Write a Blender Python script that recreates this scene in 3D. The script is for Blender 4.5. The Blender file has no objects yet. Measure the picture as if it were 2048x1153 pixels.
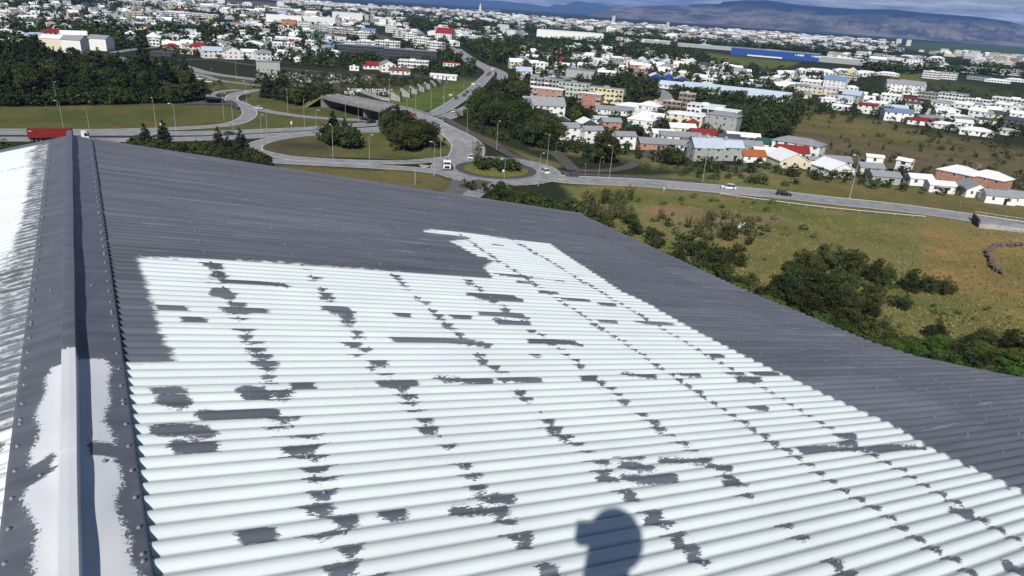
import bpy, bmesh, math, random
import numpy as np
from mathutils import Vector, Matrix
rad = math.radians
random.seed(7); RNG = np.random.default_rng(7)
sc = bpy.context.scene

# ------------------------------------------------------------------ camera
F = 1400.0; CX, CY = 1024.0, 576.5; CAMZ = 50.0
PITCH = -21.8073; ROLL = None
def _axes(hy=15.0, slope=.069):
    a = np.array([0, hy-CY, F]); b = np.array([1000, hy+slope*1000-CY, F])
    n = np.cross(a, b); n /= np.linalg.norm(n)
    if n[1] > 0: n = -n
    fw = np.array([0, 0, 1.]); fh = fw-n*fw.dot(n); fh /= np.linalg.norm(fh)
    r = np.cross(fh, n)
    if r[0] < 0: r = -r
    return np.array([r, fh, n])
AX = _axes()
def ray(x, y):
    v = np.array([x-CX, y-CY, F]); v /= np.linalg.norm(v); return AX @ v
def P(x, y, z=0.0):
    """point of the photograph at height z above the ground -> world"""
    r = ray(x, y); t = (z-CAMZ)/r[2]
    if t < 0: t = 30000
    return Vector((r[0]*t, r[1]*t, z))
def T(x, y):
    return (P(x, y)-Vector((0, 0, CAMZ))).length
def topx(p):
    p = np.asarray(p, float)-np.array([0, 0, CAMZ]); c = p @ AX
    w = np.where(c[..., 2] > .01, c[..., 2], .01)
    return CX+F*c[..., 0]/w, CY+F*c[..., 1]/w, c[..., 2]
cam = bpy.data.objects.new('camera', bpy.data.cameras.new('camera'))
sc.collection.objects.link(cam)
rr = AX @ np.array([1., 0, 0]); uu = AX @ np.array([0, -1., 0]); ff = AX @ np.array([0, 0, 1.])
cam.matrix_world = Matrix(((rr[0], uu[0], -ff[0], 0), (rr[1], uu[1], -ff[1], 0), (rr[2], uu[2], -ff[2], CAMZ), (0, 0, 0, 1)))
cam.data.sensor_width = 36; cam.data.lens = F/2048*36
cam.data.clip_start = .05; cam.data.clip_end = 120000
sc.camera = cam

# ------------------------------------------------------------------ sun, sky, exposure
SUN_AZ, SUN_EL = 188.76, 39.95
sun = bpy.data.objects.new('sun', bpy.data.lights.new('sun', 'SUN')); sc.collection.objects.link(sun)
sun.data.energy = 4.6; sun.data.angle = rad(.53); sun.data.color = (1, .97, .925)
sd = Vector((math.sin(rad(SUN_AZ))*math.cos(rad(SUN_EL)), math.cos(rad(SUN_AZ))*math.cos(rad(SUN_EL)), math.sin(rad(SUN_EL))))
sun.rotation_euler = sd.to_track_quat('Z', 'Y').to_euler(); sun.location = (0, 0, 400)
W = bpy.data.worlds.new('World'); sc.world = W; W.use_nodes = True
nt = W.node_tree; nt.nodes.clear()
def N(t, ty, **k):
    n = t.nodes.new(ty)
    for a, b in k.items():
        if a.startswith('i_'):
            key = a[2:]
            n.inputs[int(key) if key.isdigit() else key.replace('_', ' ')].default_value = b
        else: setattr(n, a, b)
    return n
sky = N(nt, 'ShaderNodeTexSky', sky_type='NISHITA', sun_disc=False, sun_elevation=rad(SUN_EL), sun_rotation=rad(SUN_AZ), altitude=100, air_density=1.0, dust_density=.6, ozone_density=4.0)
tc = N(nt, 'ShaderNodeTexCoord'); sep = N(nt, 'ShaderNodeSeparateXYZ')
nt.links.new(tc.outputs['Generated'], sep.inputs[0])
mp = N(nt, 'ShaderNodeMapping'); mp.inputs['Scale'].default_value = (2.6, 2.6, 26)
nt.links.new(tc.outputs['Generated'], mp.inputs[0])
n1 = N(nt, 'ShaderNodeTexNoise', i_Scale=3.4, i_Detail=7, i_Roughness=.58); nt.links.new(mp.outputs[0], n1.inputs[0])
r1 = N(nt, 'ShaderNodeValToRGB'); r1.color_ramp.elements[0].position = .28; r1.color_ramp.elements[1].position = .46
nt.links.new(n1.outputs[0], r1.inputs[0])
n2 = N(nt, 'ShaderNodeTexNoise', i_Scale=4.4, i_Detail=6, i_Roughness=.6); nt.links.new(mp.outputs[0], n2.inputs[0])
r2 = N(nt, 'ShaderNodeValToRGB')
r2.color_ramp.elements[0].position = .38; r2.color_ramp.elements[0].color = (4.4, 4.7, 5.9, 1)
r2.color_ramp.elements[1].position = .66; r2.color_ramp.elements[1].color = (15.0, 15.4, 16.6, 1)
nt.links.new(n2.outputs[0], r2.inputs[0])
# clouds only in the lower part of the sky
mr = N(nt, 'ShaderNodeMapRange', i_1=.10, i_2=.30, i_3=1.0, i_4=.0); nt.links.new(sep.outputs[2], mr.inputs[0])
mm = N(nt, 'ShaderNodeMath', operation='MULTIPLY'); nt.links.new(r1.outputs[0], mm.inputs[0]); nt.links.new(mr.outputs[0], mm.inputs[1])
mix = N(nt, 'ShaderNodeMix', data_type='RGBA'); nt.links.new(mm.outputs[0], mix.inputs[0]); nt.links.new(sky.outputs[0], mix.inputs[6]); nt.links.new(r2.outputs[0], mix.inputs[7])
bg = N(nt, 'ShaderNodeBackground', i_Strength=.05); nt.links.new(mix.outputs[2], bg.inputs[0])
wo = N(nt, 'ShaderNodeOutputWorld'); nt.links.new(bg.outputs[0], wo.inputs[0])
sc.view_settings.view_transform = 'Standard'; sc.view_settings.look = 'None'; sc.view_settings.exposure = .10; sc.view_settings.gamma = 1
sc.cycles.max_bounces = 5; sc.cycles.volume_bounces = 0; sc.cycles.volume_step_rate = 10; sc.cycles.use_denoising = True

# ------------------------------------------------------------------ helpers
C = sc.collection
def tag(o, label=None, cat=None, group=None, kind=None):
    if label: o['label'] = label
    if cat: o['category'] = cat
    if group: o['group'] = group
    if kind: o['kind'] = kind
    return o
def empty(name, loc=(0, 0, 0), rz=0, **k):
    o = bpy.data.objects.new(name, None); C.objects.link(o); o.location = loc; o.rotation_euler = (0, 0, rz); o.empty_display_size = .1
    return tag(o, **k)
def mesh_obj(name, me, parent=None, loc=None, rz=None, scale=None, **k):
    o = bpy.data.objects.new(name, me); C.objects.link(o)
    if parent: o.parent = parent
    if loc is not None: o.location = loc
    if rz is not None: o.rotation_euler = (0, 0, rz)
    if scale is not None: o.scale = scale
    return tag(o, **k)
def np_mesh(name, verts, faces, mats, midx=None, smooth=False):
    """verts (n,3), faces (m,4) or (m,3) arrays"""
    me = bpy.data.meshes.new(name); verts = np.asarray(verts, np.float32); faces = np.asarray(faces, np.int32)
    k = faces.shape[1]
    me.vertices.add(len(verts)); me.vertices.foreach_set('co', verts.ravel())
    me.loops.add(faces.size); me.loops.foreach_set('vertex_index', faces.ravel())
    me.polygons.add(len(faces)); me.polygons.foreach_set('loop_start', np.arange(0, faces.size, k, dtype=np.int32)); 
    if midx is not None: me.polygons.foreach_set('material_index', np.asarray(midx, np.int32))
    me.polygons.foreach_set('use_smooth', np.full(len(faces), bool(smooth)))
    for m in (mats if isinstance(mats, (list, tuple)) else [mats]): me.materials.append(m)
    me.update(calc_edges=True); me.validate()
    return me
class MB:
    """collects simple shapes and builds one mesh"""
    def __init__(s): s.v = []; s.f = []; s.m = []
    def add(s, vs, fs, mi=0):
        o = len(s.v); s.v += [tuple(v) for v in vs]; s.f += [tuple(i+o for i in f) for f in fs]; s.m += [mi]*len(fs); return s
    def box(s, x0, x1, y0, y1, z0, z1, mi=0, M=None):
        v = [(x0, y0, z0), (x1, y0, z0), (x1, y1, z0), (x0, y1, z0), (x0, y0, z1), (x1, y0, z1), (x1, y1, z1), (x0, y1, z1)]
        if M is not None: v = [M @ Vector(p) for p in v]
        return s.add(v, [(0, 3, 2, 1), (4, 5, 6, 7), (0, 1, 5, 4), (1, 2, 6, 5), (2, 3, 7, 6), (3, 0, 4, 7)], mi)
    def quad(s, a, b, c, d, mi=0): return s.add([a, b, c, d], [(0, 1, 2, 3)], mi)
    def tube(s, pts, rads, n=8, mi=0, cap=True):
        pts = [Vector(p) for p in pts]; vs = []
        for i, p in enumerate(pts):
            d = (pts[min(i+1, len(pts)-1)]-pts[max(i-1, 0)]).normalized()
            a = d.orthogonal().normalized() if abs(d.z) < .9 else Vector((1, 0, 0))
            a = (a-d*a.dot(d)).normalized(); b = d.cross(a); r = rads[i] if hasattr(rads, '__len__') else rads
            vs += [p+(a*math.cos(2*math.pi*k/n)+b*math.sin(2*math.pi*k/n))*r for k in range(n)]
        fs = [(i*n+k, i*n+(k+1) % n, (i+1)*n+(k+1) % n, (i+1)*n+k) for i in range(len(pts)-1) for k in range(n)]
        if cap: fs += [tuple(range(n-1, -1, -1)), tuple(range((len(pts)-1)*n, len(pts)*n))]
        return s.add(vs, fs, mi)
    def loft(s, secs, mi=0, cap=True):
        n = len(secs[0]); vs = [p for q in secs for p in q]
        fs = [(i*n+k, i*n+(k+1) % n, (i+1)*n+(k+1) % n, (i+1)*n+k) for i in range(len(secs)-1) for k in range(n)]
        if cap: fs += [tuple(range(n-1, -1, -1)), tuple(range((len(secs)-1)*n, len(secs)*n))]
        return s.add(vs, fs, mi)
    def mesh(s, name, mats, smooth=False):
        me = bpy.data.meshes.new(name); me.from_pydata(s.v, [], s.f)
        for m in (mats if isinstance(mats, (list, tuple)) else [mats]): me.materials.append(m)
        me.polygons.foreach_set('material_index', s.m)
        bm = bmesh.new(); bm.from_mesh(me); bmesh.ops.recalc_face_normals(bm, faces=bm.faces); bm.to_mesh(me); bm.free()
        if smooth: me.polygons.foreach_set('use_smooth', [True]*len(me.polygons))
        return me
    def build(s, name, mats, parent=None, smooth=False, **k):
        return mesh_obj(name, s.mesh(name, mats, smooth), parent, **k)

# ------------------------------------------------------------------ materials
MATS = {}
def mat(name, col, rough=.8, metal=0, var=.12, scale=1.5, spec=.3, bump=0, objrand=0, coord='Object', col2=None, detail=5):
    if name in MATS: return MATS[name]
    m = bpy.data.materials.new(name); m.use_nodes = True; t = m.node_tree; b = t.nodes['Principled BSDF']
    b.inputs['Roughness'].default_value = rough; b.inputs['Metallic'].default_value = metal; b.inputs['Specular IOR Level'].default_value = spec
    co = N(t, 'ShaderNodeTexCoord'); no = N(t, 'ShaderNodeTexNoise', i_Scale=scale, i_Detail=detail, i_Roughness=.6)
    if coord == 'World':
        g = N(t, 'ShaderNodeNewGeometry'); t.links.new(g.outputs['Position'], no.inputs[0])
    else: t.links.new(co.outputs[coord], no.inputs[0])
    rp = N(t, 'ShaderNodeValToRGB'); c = np.array(col); e = rp.color_ramp.elements
    e[0].position = .32; e[1].position = .68
    lo = c*(1-var); hi = np.clip(c*(1+var), 0, .9) if col2 is None else np.array(col2)
    e[0].color = (*lo, 1); e[1].color = (*hi, 1); t.links.new(no.outputs[0], rp.inputs[0]); out = rp.outputs[0]
    if objrand:
        oi = N(t, 'ShaderNodeObjectInfo'); mrr = N(t, 'ShaderNodeMapRange', i_3=1-objrand, i_4=1+objrand); t.links.new(oi.outputs['Random'], mrr.inputs[0])
        hs = N(t, 'ShaderNodeHueSaturation'); t.links.new(mrr.outputs[0], hs.inputs['Value']); t.links.new(out, hs.inputs['Color'])
        m2 = N(t, 'ShaderNodeMapRange', i_3=.5-objrand*.09, i_4=.5+objrand*.05); t.links.new(oi.outputs['Random'], m2.inputs[0]); t.links.new(m2.outputs[0], hs.inputs['Hue']); out = hs.outputs[0]
    t.links.new(out, b.inputs['Base Color'])
    if bump:
        bu = N(t, 'ShaderNodeBump', i_Strength=bump, i_Distance=.05); t.links.new(no.outputs[0], bu.inputs['Height']); t.links.new(bu.outputs[0], b.inputs['Normal'])
    MATS[name] = m; return m
ROOFC = dict(w=('white', (.78, .79, .80)), g=('grey', (.27, .28, .295)), l=('pale blue-grey', (.43, .49, .58)), d=('dark grey', (.07, .075, .085)), r=('red', (.24, .028, .026)),
             n=('dark green', (.03, .09, .06)), o=('orange rust', (.34, .10, .035)), b=('blue', (.16, .23, .36)), s=('steel grey', (.2, .22, .25)), t=('brown', (.16, .07, .045)), c=('beige', (.5, .45, .36)))
WALLC = dict(w=('white', (.74, .74, .71)), c=('cream', (.66, .6, .45)), g=('grey', (.34, .35, .33)), b=('brick red', (.40, .20, .13)), y=('pale yellow', (.68, .6, .33)), d=('dark grey', (.06, .065, .07)),
             n=('pale green', (.42, .52, .42)), B=('blue', (.025, .07, .30)), k=('brown concrete', (.27, .21, .15)), p=('pinkish', (.62, .42, .36)))
def roofm(k): return mat('roof_paint_'+ROOFC[k][0].replace(' ', '_'), ROOFC[k][1], .5, 0, .08, .6, objrand=.06)
def wallm(k): return mat('wall_render_'+WALLC[k][0].replace(' ', '_'), WALLC[k][1], .85, 0, .08, .8, objrand=.06)
GLASS = mat('window_glass', (.035, .042, .05), .12, 0, .3, .4, spec=.6)
ASPH = mat('asphalt_worn', (.26, .262, .268), .9, 0, .24, .3, coord='World')
ASPHD = mat('asphalt_dark', (.085, .082, .085), .9, 0, .2, .25, coord='World')
ASPHP = mat('asphalt_path', (.09, .08, .075), .9, 0, .2, .4, coord='World')
CONC = mat('concrete', (.36, .355, .34), .9, 0, .18, .5, coord='World')
LINE = mat('road_paint', (.7, .7, .68), .7, 0, .25, 1.2, coord='World')
POLE = mat('galvanised_steel', (.44, .45, .45), .5, .3, .15, 2)
DARKM = mat('dark_metal', (.03, .03, .035), .5, .3, .2, 2)
BARK = mat('bark', (.12, .09, .065), .95, 0, .3, 4)
BLACKR = mat('tyre_rubber', (.018, .018, .019), .8, 0, .2, 5)
CHROME = mat('wheel_alloy', (.45, .46, .47), .3, .8, .1, 5)
LAMPW = mat('lamp_glass', (.75, .75, .7), .3, 0, .05, 3)
LAMPR = mat('tail_lamp_glass', (.4, .02, .015), .3, 0, .1, 3)
# ------------------------------------------------------------------ the big roof
RAZ, RS = rad(-31.55), rad(11.4); CS, SN = math.cos(RS), math.sin(RS)
Rv = np.array([math.sin(RAZ), math.cos(RAZ), 0]); Hv = np.array([math.cos(RAZ), -math.sin(RAZ), 0])
Dv = Hv*CS+np.array([0, 0, -SN]); DLv = -Hv*CS+np.array([0, 0, -SN]); APX = .09; HP = 1.5
Nv = np.cross(Dv, Rv); Nv *= np.sign(Nv[2]); NLv = np.cross(DLv, Rv); NLv *= np.sign(NLv[2])
FOOT = -Nv*HP; APEX = FOOT+APX*Dv
def RD(x, y):
    r = ray(x, y); p = r*(-HP/(r @ Nv)); return p @ Rv, p @ Dv
def RDL(x, y):
    r = ray(x, y); p = r*((APEX @ NLv)/(r @ NLv))-APEX; return p @ Rv, p @ DLv
X0 = -HP*SN; Z0 = 50-HP*CS; XA = X0+APX*CS; ZA = Z0-APX*SN
PIT = .076; AMP = .0095
def eave(R): return np.interp(R, [-2, 1.5, 2.3, 2.66, 2.78, 3.02, 3.22, 3.6, 4.0, 4.7, 5.1, 8.4], [9.3, 9.2, 8.9, 8.2, 7.9, 7.3, 6.95, 6.68, 6.62, 6.5, 6.42, 6.4])
def rend(d): return 8.3-.055*np.maximum(d-.3, 0)
def corr(R):
    c = np.cos(2*np.pi*(R-1.803)/PIT); lap = .0028*((((R-1.405) % .684)) < .076)*((R-1.405) % .684 > 0)
    return AMP*(c-.2*np.cos(4*np.pi*(R-1.803)/PIT))+lap
def sdpoly(px, py, poly):
    """signed distance to a closed polygon, negative inside"""
    poly = np.asarray(poly, float); d = np.full(px.shape, 1e9); ins = np.zeros(px.shape, bool); j = len(poly)-1
    for i in range(len(poly)):
        ax, ay = poly[j]; bx, by = poly[i]; ex, ey = bx-ax, by-ay
        t = np.clip(((px-ax)*ex+(py-ay)*ey)/(ex*ex+ey*ey+1e-12), 0, 1)
        d = np.minimum(d, np.hypot(px-ax-t*ex, py-ay-t*ey))
        if by != ay: ins ^= ((ay > py) != (by > py)) & (px < (bx-ax)*(py-ay)/(by-ay)+ax)
        j = i
    return np.where(ins, -d, d)
BUILD = empty('metal_roofed_building', (0, 0, 0), -RAZ, label='tall building whose grey and white corrugated metal roof fills the foreground', cat='building')
def add_attr(me, name, vals):
    a = me.attributes.new(name, 'FLOAT', 'POINT'); a.data.foreach_set('value', np.asarray(vals, np.float32).ravel())
def grid_faces(nr, nd):
    i = np.arange((nr-1)*(nd-1)); r = i//(nd-1); c = i % (nd-1); a = r*nd+c
    return np.stack([a, a+1, a+nd+1, a+nd], 1)
# --- paint on the roof, authored in roof metres
GREYP = (.115, .121, .145); WHITEP = (.69, .745, .735)
def roof_paint(name, edge=.02, pn=.014, streak=True, white=WHITEP, ma=.10, fa=.05):
    m = bpy.data.materials.new(name); m.use_nodes = True; t = m.node_tree; b = t.nodes['Principled BSDF']
    co = N(t, 'ShaderNodeTexCoord'); L = t.links.new
    def mp(s):
        q = N(t, 'ShaderNodeMapping'); q.inputs['Scale'].default_value = s; L(co.outputs['Object'], q.inputs[0]); return q.outputs[0]
    def noise(vec, sc_, det=5, ro=.6):
        q = N(t, 'ShaderNodeTexNoise', i_Scale=sc_, i_Detail=det, i_Roughness=ro); L(vec, q.inputs[0]); return q.outputs[0]
    def math_(op, a, b2=None, c=None):
        q = N(t, 'ShaderNodeMath', operation=op)
        for i, v in enumerate((a, b2, c)):
            if v is None: continue
            if isinstance(v, (int, float)): q.inputs[i].default_value = v
            else: L(v, q.inputs[i])
        return q.outputs[0]
    def rng(v, a, b2, c=0., d=1., smooth=True):
        q = N(t, 'ShaderNodeMapRange', i_1=a, i_2=b2, i_3=c, i_4=d)
        if smooth: q.interpolation_type = 'SMOOTHSTEP'
        L(v, q.inputs[0]); return q.outputs[0]
    s_at = N(t, 'ShaderNodeAttribute', attribute_name='spray'); p_at = N(t, 'ShaderNodeAttribute', attribute_name='patch')
    fine = noise(co.outputs['Object'], 95, 6, .75); med = noise(mp((6, 22, 6)), 2.2, 5, .65); br = noise(mp((22, 150, 22)), 1.6, 6, .7)
    sv = math_('ADD', s_at.outputs['Fac'], math_('MULTIPLY', math_('SUBTRACT', med, .5), ma))
    sv = math_('ADD', sv, math_('MULTIPLY', math_('SUBTRACT', fine, .5), fa))
    spray = rng(sv, -edge, edge)
    pv = math_('SUBTRACT', p_at.outputs['Fac'], math_('MULTIPLY', math_('SUBTRACT', br, .5), pn*5.5))
    pv = math_('SUBTRACT', pv, math_('MULTIPLY', math_('SUBTRACT', noise(mp((9, 30, 9)), 3.1, 3), .5), pn*3.6))
    patch = rng(pv, .0012, -.0012)
    thin = rng(br, .575, .63, 0, .75); inner = rng(p_at.outputs['Fac'], -.012, 0.0)
    patch = math_('MULTIPLY', patch, math_('SUBTRACT', 1.0, math_('MULTIPLY', thin, inner)))
    fac = math_('MAXIMUM', spray, patch)
    # tints
    gs = noise(mp((.55, 9, 1)), 1.4, 5, .62); gr = N(t, 'ShaderNodeValToRGB'); e = gr.color_ramp.elements
    e[0].position = .3; e[0].color = (*(np.array(GREYP)*.8), 1); e[1].position = .72; e[1].color = (*(np.array(GREYP)*1.26), 1)
    L(gs, gr.inputs[0]); grey = gr.outputs[0]
    if streak:
        st = noise(mp((.8, 13.16, 1)), 2.6, 3, .5); sm = rng(st, .62, .76, 0, .26)
        mx0 = N(t, 'ShaderNodeMix', data_type='RGBA'); L(sm, mx0.inputs[0]); L(grey, mx0.inputs[6]); mx0.inputs[7].default_value = (.42, .44, .5, 1); grey = mx0.outputs[2]
    if streak:   # every sheet has weathered a little differently
        sq = N(t, 'ShaderNodeSeparateXYZ'); L(co.outputs['Object'], sq.inputs[0]); shn = math_('FLOOR', math_('DIVIDE', math_('SUBTRACT', sq.outputs[1], 1.405), .684)); dn = math_('FLOOR', math_('DIVIDE', math_('SUBTRACT', sq.outputs[0], -.9), 3.1))
        wn = N(t, 'ShaderNodeTexWhiteNoise', noise_dimensions='1D'); L(math_('ADD', shn, math_('MULTIPLY', dn, 17.3)), wn.inputs['W']); hv = N(t, 'ShaderNodeHueSaturation'); L(rng(wn.outputs['Value'], 0, 1, .88, 1.12, False), hv.inputs['Value']); L(grey, hv.inputs['Color']); grey = hv.outputs[0]
    ws = noise(mp((1.2, 3, 1)), 1.1, 6, .6); wr = N(t, 'ShaderNodeValToRGB'); e = wr.color_ramp.elements; w = np.array(white)
    e[0].position = .3; e[0].color = (*(w*.93), 1); e[1].position = .7; e[1].color = (*np.clip(w*1.03, 0, .9), 1); L(ws, wr.inputs[0])
    # a few specks of dirt
    vo = N(t, 'ShaderNodeTexVoronoi', i_Scale=9.0); L(co.outputs['Object'], vo.inputs[0]); sp = rng(vo.outputs['Distance'], .022, .03, 1, 0)
    mxd = N(t, 'ShaderNodeMix', data_type='RGBA'); L(math_('MULTIPLY', sp, .7), mxd.inputs[0]); L(wr.outputs[0], mxd.inputs[6]); mxd.inputs[7].default_value = (.12, .11, .10, 1)
    wout = mxd.outputs[2]
    if streak:   # grime in the sheet valleys, doubling as their painted-in groove shading
        sx = N(t, 'ShaderNodeSeparateXYZ'); L(co.outputs['Object'], sx.inputs[0])
        ph = math_('COSINE', math_('MULTIPLY', math_('SUBTRACT', sx.outputs[1], 1.803+.038), 2*math.pi/PIT))
        gm = math_('MULTIPLY', rng(ph, .80, .99, 0, .5), rng(noise(mp((1.5, 6, 1)), 2.0, 5), .3, .65, .5, 1.0))
        mg = N(t, 'ShaderNodeMix', data_type='RGBA'); L(gm, mg.inputs[0]); L(wout, mg.inputs[6]); mg.inputs[7].default_value = (.22, .23, .25, 1); wout = mg.outputs[2]
        stn = rng(noise(mp((.7, 1.6, 1)), .9, 6, .7), .56, .74, 0, .22); ms = N(t, 'ShaderNodeMix', data_type='RGBA'); L(stn, ms.inputs[0]); L(wout, ms.inputs[6]); ms.inputs[7].default_value = (.50, .53, .52, 1); wout = ms.outputs[2]
    mx = N(t, 'ShaderNodeMix', data_type='RGBA'); L(fac, mx.inputs[0]); L(wout, mx.inputs[6]); L(grey, mx.inputs[7]); L(mx.outputs[2], b.inputs['Base Color'])
    L(rng(fac, 0, 1, .5, .38, False), b.inputs['Roughness']); b.inputs['Specular IOR Level'].default_value = .45
    bu = N(t, 'ShaderNodeBump', i_Strength=.25, i_Distance=.002); L(math_('ADD', fac, math_('MULTIPLY', fine, .25)), bu.inputs['Height']); L(bu.outputs[0], b.inputs['Normal'])
    return m
M_ROOF = roof_paint('roof_sheet_paint'); M_FLASH = roof_paint('flashing_paint', edge=.004, pn=.012, streak=False, ma=.035, fa=.11, white=(.66, .67, .69)); 
# white region of the right slope
wp = [RD(*q) for q in [(985, 554), (965, 535), (990, 522), (955, 512), (925, 497), (900, 484), (940, 477), (850, 464), (845, 460), (905, 463), (1000, 476), (1100, 488), (1130, 510), (1190, 548), (1240, 582), (1290, 605), (1330, 628), (1400, 667), (1500, 718), (1600, 766), (1690, 808), (1790, 853), (1860, 896), (1950, 938), (2048, 985)]]
WPOLY = [(4.58, .43), (4.66, 1.1), (4.66, 1.8), (4.62, 3.0)]+wp+[(-3, 4.8), (-3, .1), (3.08, .1), (3.12, .49), (3.36, .46), (3.95, .45)]
# touch-up patches: (x0, y0, x1, y1, thickness in corrugations)
BARS = [(440,566,578,570,1),(420,588,472,590,2),(312,617,376,618,1),(362,640,412,641,.8),(457,621,536,622,.9),(425,548,452,552,1.6),(785,629,820,630,.8),(648,621,706,622,1.5),(782,682,975,684,1.1),(896,633,942,634,.8),
 (937,592,1040,598,1.8),(957,628,1055,634,1.3),(985,640,1064,650,1.4),(1057,684,1160,687,1.1),(1058,711,1078,711,.7),(876,764,980,757,1),(1000,760,1083,760,.7),(582,773,632,774,1),(303,783,378,786,.9),(312,800,385,808,1.4),(472,782,545,790,1.4),
 (392,832,560,826,1.2),(300,868,432,860,1.2),(335,895,436,887,1.2),(475,1076,550,1064,.9),(755,1030,814,1028,.8),(905,1030,985,1018,.9),(955,1000,1026,993,1),(1199,962,1235,956,.9),(1246,962,1350,952,1),(1245,938,1300,930,1),(1232,918,1285,915,.6),(1328,930,1410,915,.8),(1420,937,1458,932,1),
 (1447,966,1495,968,.9),(1247,993,1282,1000,1.1),(1292,1045,1335,1046,1),(1342,1085,1382,1096,1.1),(1380,1120,1410,1120,1.2),(1034,1088,1068,1098,.9),(1076,1142,1120,1146,1.1),(1247,752,1308,750,.9),(1350,750,1397,749,.8),(1447,748,1485,747,.7),(1501,748,1558,748,.8),(1475,762,1520,763,.8),
 (1489,816,1533,815,.8),(1667,872,1712,872,.8),(1672,888,1712,886,.8),(1612,912,1830,886,.9),(1906,1026,1940,1026,1.3),(2015,1140,2050,1140,1.5),(1418,712,1448,712,.7),(1268,646,1350,648,.7),(1193,643,1232,643,.7),(1120,600,1176,600,.7),(1078,585,1122,588,.7),(1196,609,1230,610,.7),
 (985,552,1118,558,.6),(1116,546,1162,549,.6),(1140,563,1168,565,.6),(1037,489,1075,490,.6),(1036,498,1100,506,.7),(1104,504,1125,505,.6),(980,487,1010,493,.7),(905,483,925,485,.6),(1030,562,1085,572,.7),(1470,760,1520,757,.6),(752,768,835,766,1.1),(765,776,800,775,.8),(1160,757,1195,760,1.2),(1000,640,1030,645,1)]
PATCH = []
for x0, y0, x1, y1, th in BARS:
    (ra, da), (rb, db) = RD(x0, y0), RD(x1, y1); PATCH.append(((ra+rb)/2, (da+db)/2, th*PIT*.5, abs(db-da)/2+.004))
ROWS = [.85, 1.44, 2.09, 2.72, 3.37, 4.02]
rr_ = random.Random(11)
for i, d in enumerate(ROWS):
    k = 0
    while True:
        Rk = .9+k*PIT+.0; k += 1
        if Rk > (4.6 if i < 4 else 6.0): break
        g = 1.803+(round((Rk-1.803)/PIT)+.5)*PIT+.002
        if i < 4:
            if rr_.random() < (.02, .10, .12, .10)[i]+(.22 if (i > 0 and Rk < 2.4) else 0): continue
            hd = rr_.uniform(.03, (.085, .06, .055, .05)[i]); hr = rr_.uniform(.018, .036)
        else: hd = rr_.uniform(.024, .04); hr = rr_.uniform(.022, .032)
        PATCH.append((g, d+rr_.uniform(-.015, .02)-(.07 if (i < 2 and rr_.random() < .12) else 0), hr, hd, rr_.uniform(-.4, .4)))
def patch_field(R, d):
    f = np.full(R.shape, .06)
    for r0, d0, hr, hd, *sk in PATCH:
        rows = np.where(np.abs(R[:, 0]-r0) < hr+.1)[0]
        if not len(rows): continue
        a, b = rows[0], rows[-1]+1
        # tapered, slightly skewed capsule
        if sk:   # brushed from the valley line towards the crest, narrowing
            v = r0-R[a:b]; tt = np.clip(v/(2*hr), 0, 1); u = d[a:b]-d0-sk[0]*hd*tt
            f[a:b] = np.minimum(f[a:b], np.maximum(np.maximum((np.abs(u)-hd*(1.25-.7*tt**.8))*.8, v-2*hr*(1-.3*np.abs(u)/hd))-.0105, -4*v-.007)); continue
        u = (d[a:b]-d0); v = (R[a:b]-r0)+.12*u; q = np.clip(hd-np.abs(u), 0, .03)/.03
        sdv = np.maximum(np.abs(v)-hr*(.45+.55*q), (np.abs(u)-hd)*.8)
        f[a:b] = np.minimum(f[a:b], sdv)
    return f
def slope_sheet(name, right, R0, R1, nR, nD, dmin, paint):
    v = np.linspace(0, 1, nR)[:, None]; u = np.linspace(0, 1, nD)[None, :]
    Rb = R0+(R1-R0)*v+0*u; e = eave(Rb) if right else np.full_like(Rb, 6.4)
    d = dmin+(e-dmin)*u; R = R0+((rend(d) if R1 > 8 else R1)-R0)*v+0*u
    h = corr(R)
    if right: x = X0+d*CS+h*SN; z = Z0-d*SN+h*CS
    else: x = XA-d*CS-h*SN; z = ZA-d*SN+h*CS
    me = np_mesh(name, np.stack([x, R, z], -1).reshape(-1, 3), grid_faces(nR, nD) if right else grid_faces(nR, nD)[:, ::-1], M_ROOF, smooth=True)
    if right:
        sp = sdpoly(R, d, WPOLY)
        pf = patch_field(R, d) if paint else np.full(R.shape, .06)
    else:
        lp = [RDL(*q) for q in [(75, 292), (55, 302), (52, 350), (47, 400), (40, 440), (22, 490), (0, 525)]]
        lp = [(9.5, lp[0][1])]+lp+[(1.0, lp[-1][1]+.05), (1.0, 7), (9.5, 7)]
        sp = sdpoly(R, d, lp); sp = np.minimum(sp, .017-.017*(np.cos(2*np.pi*(R-1.803)/PIT)+.1)); sp = np.minimum(sp, np.where(R < 2.72, -.03, 1)); pf = np.full(R.shape, .06)  # spray thins on the crests, with their glare put into the paint
        if paint:
            for r0, d0, hr, hd in [RDL(25, 340)+(.02, .3), (2.62, .27, .03, .07), (2.45, .27, .03, .06), (2.33, .3, .03, .1), (2.18, .26, .02, .06)]:
                pf = np.minimum(pf, np.maximum(np.abs(R-r0+.05*(d-d0))-hr, (np.abs(d-d0)-hd)*.8))
    add_attr(me, 'spray', sp); add_attr(me, 'patch', pf)
    return mesh_obj('roof_sheet', me, BUILD)
o = slope_sheet('right_slope', True, .85, 8.3, 985, 350, .16, True); o['label'] = 'corrugated slope on the right, white field with grey touch-up patches'
o = slope_sheet('left_slope', False, .85, 8.3, 985, 70, .1, True); o['label'] = 'corrugated slope left of the ridge, white with a sprayed grey band'
slope_sheet('right_slope_rear', True, -12, .85, 1015, 12, .16, False); slope_sheet('left_slope_rear', False, -12, .85, 1015, 8, .1, False)
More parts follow.
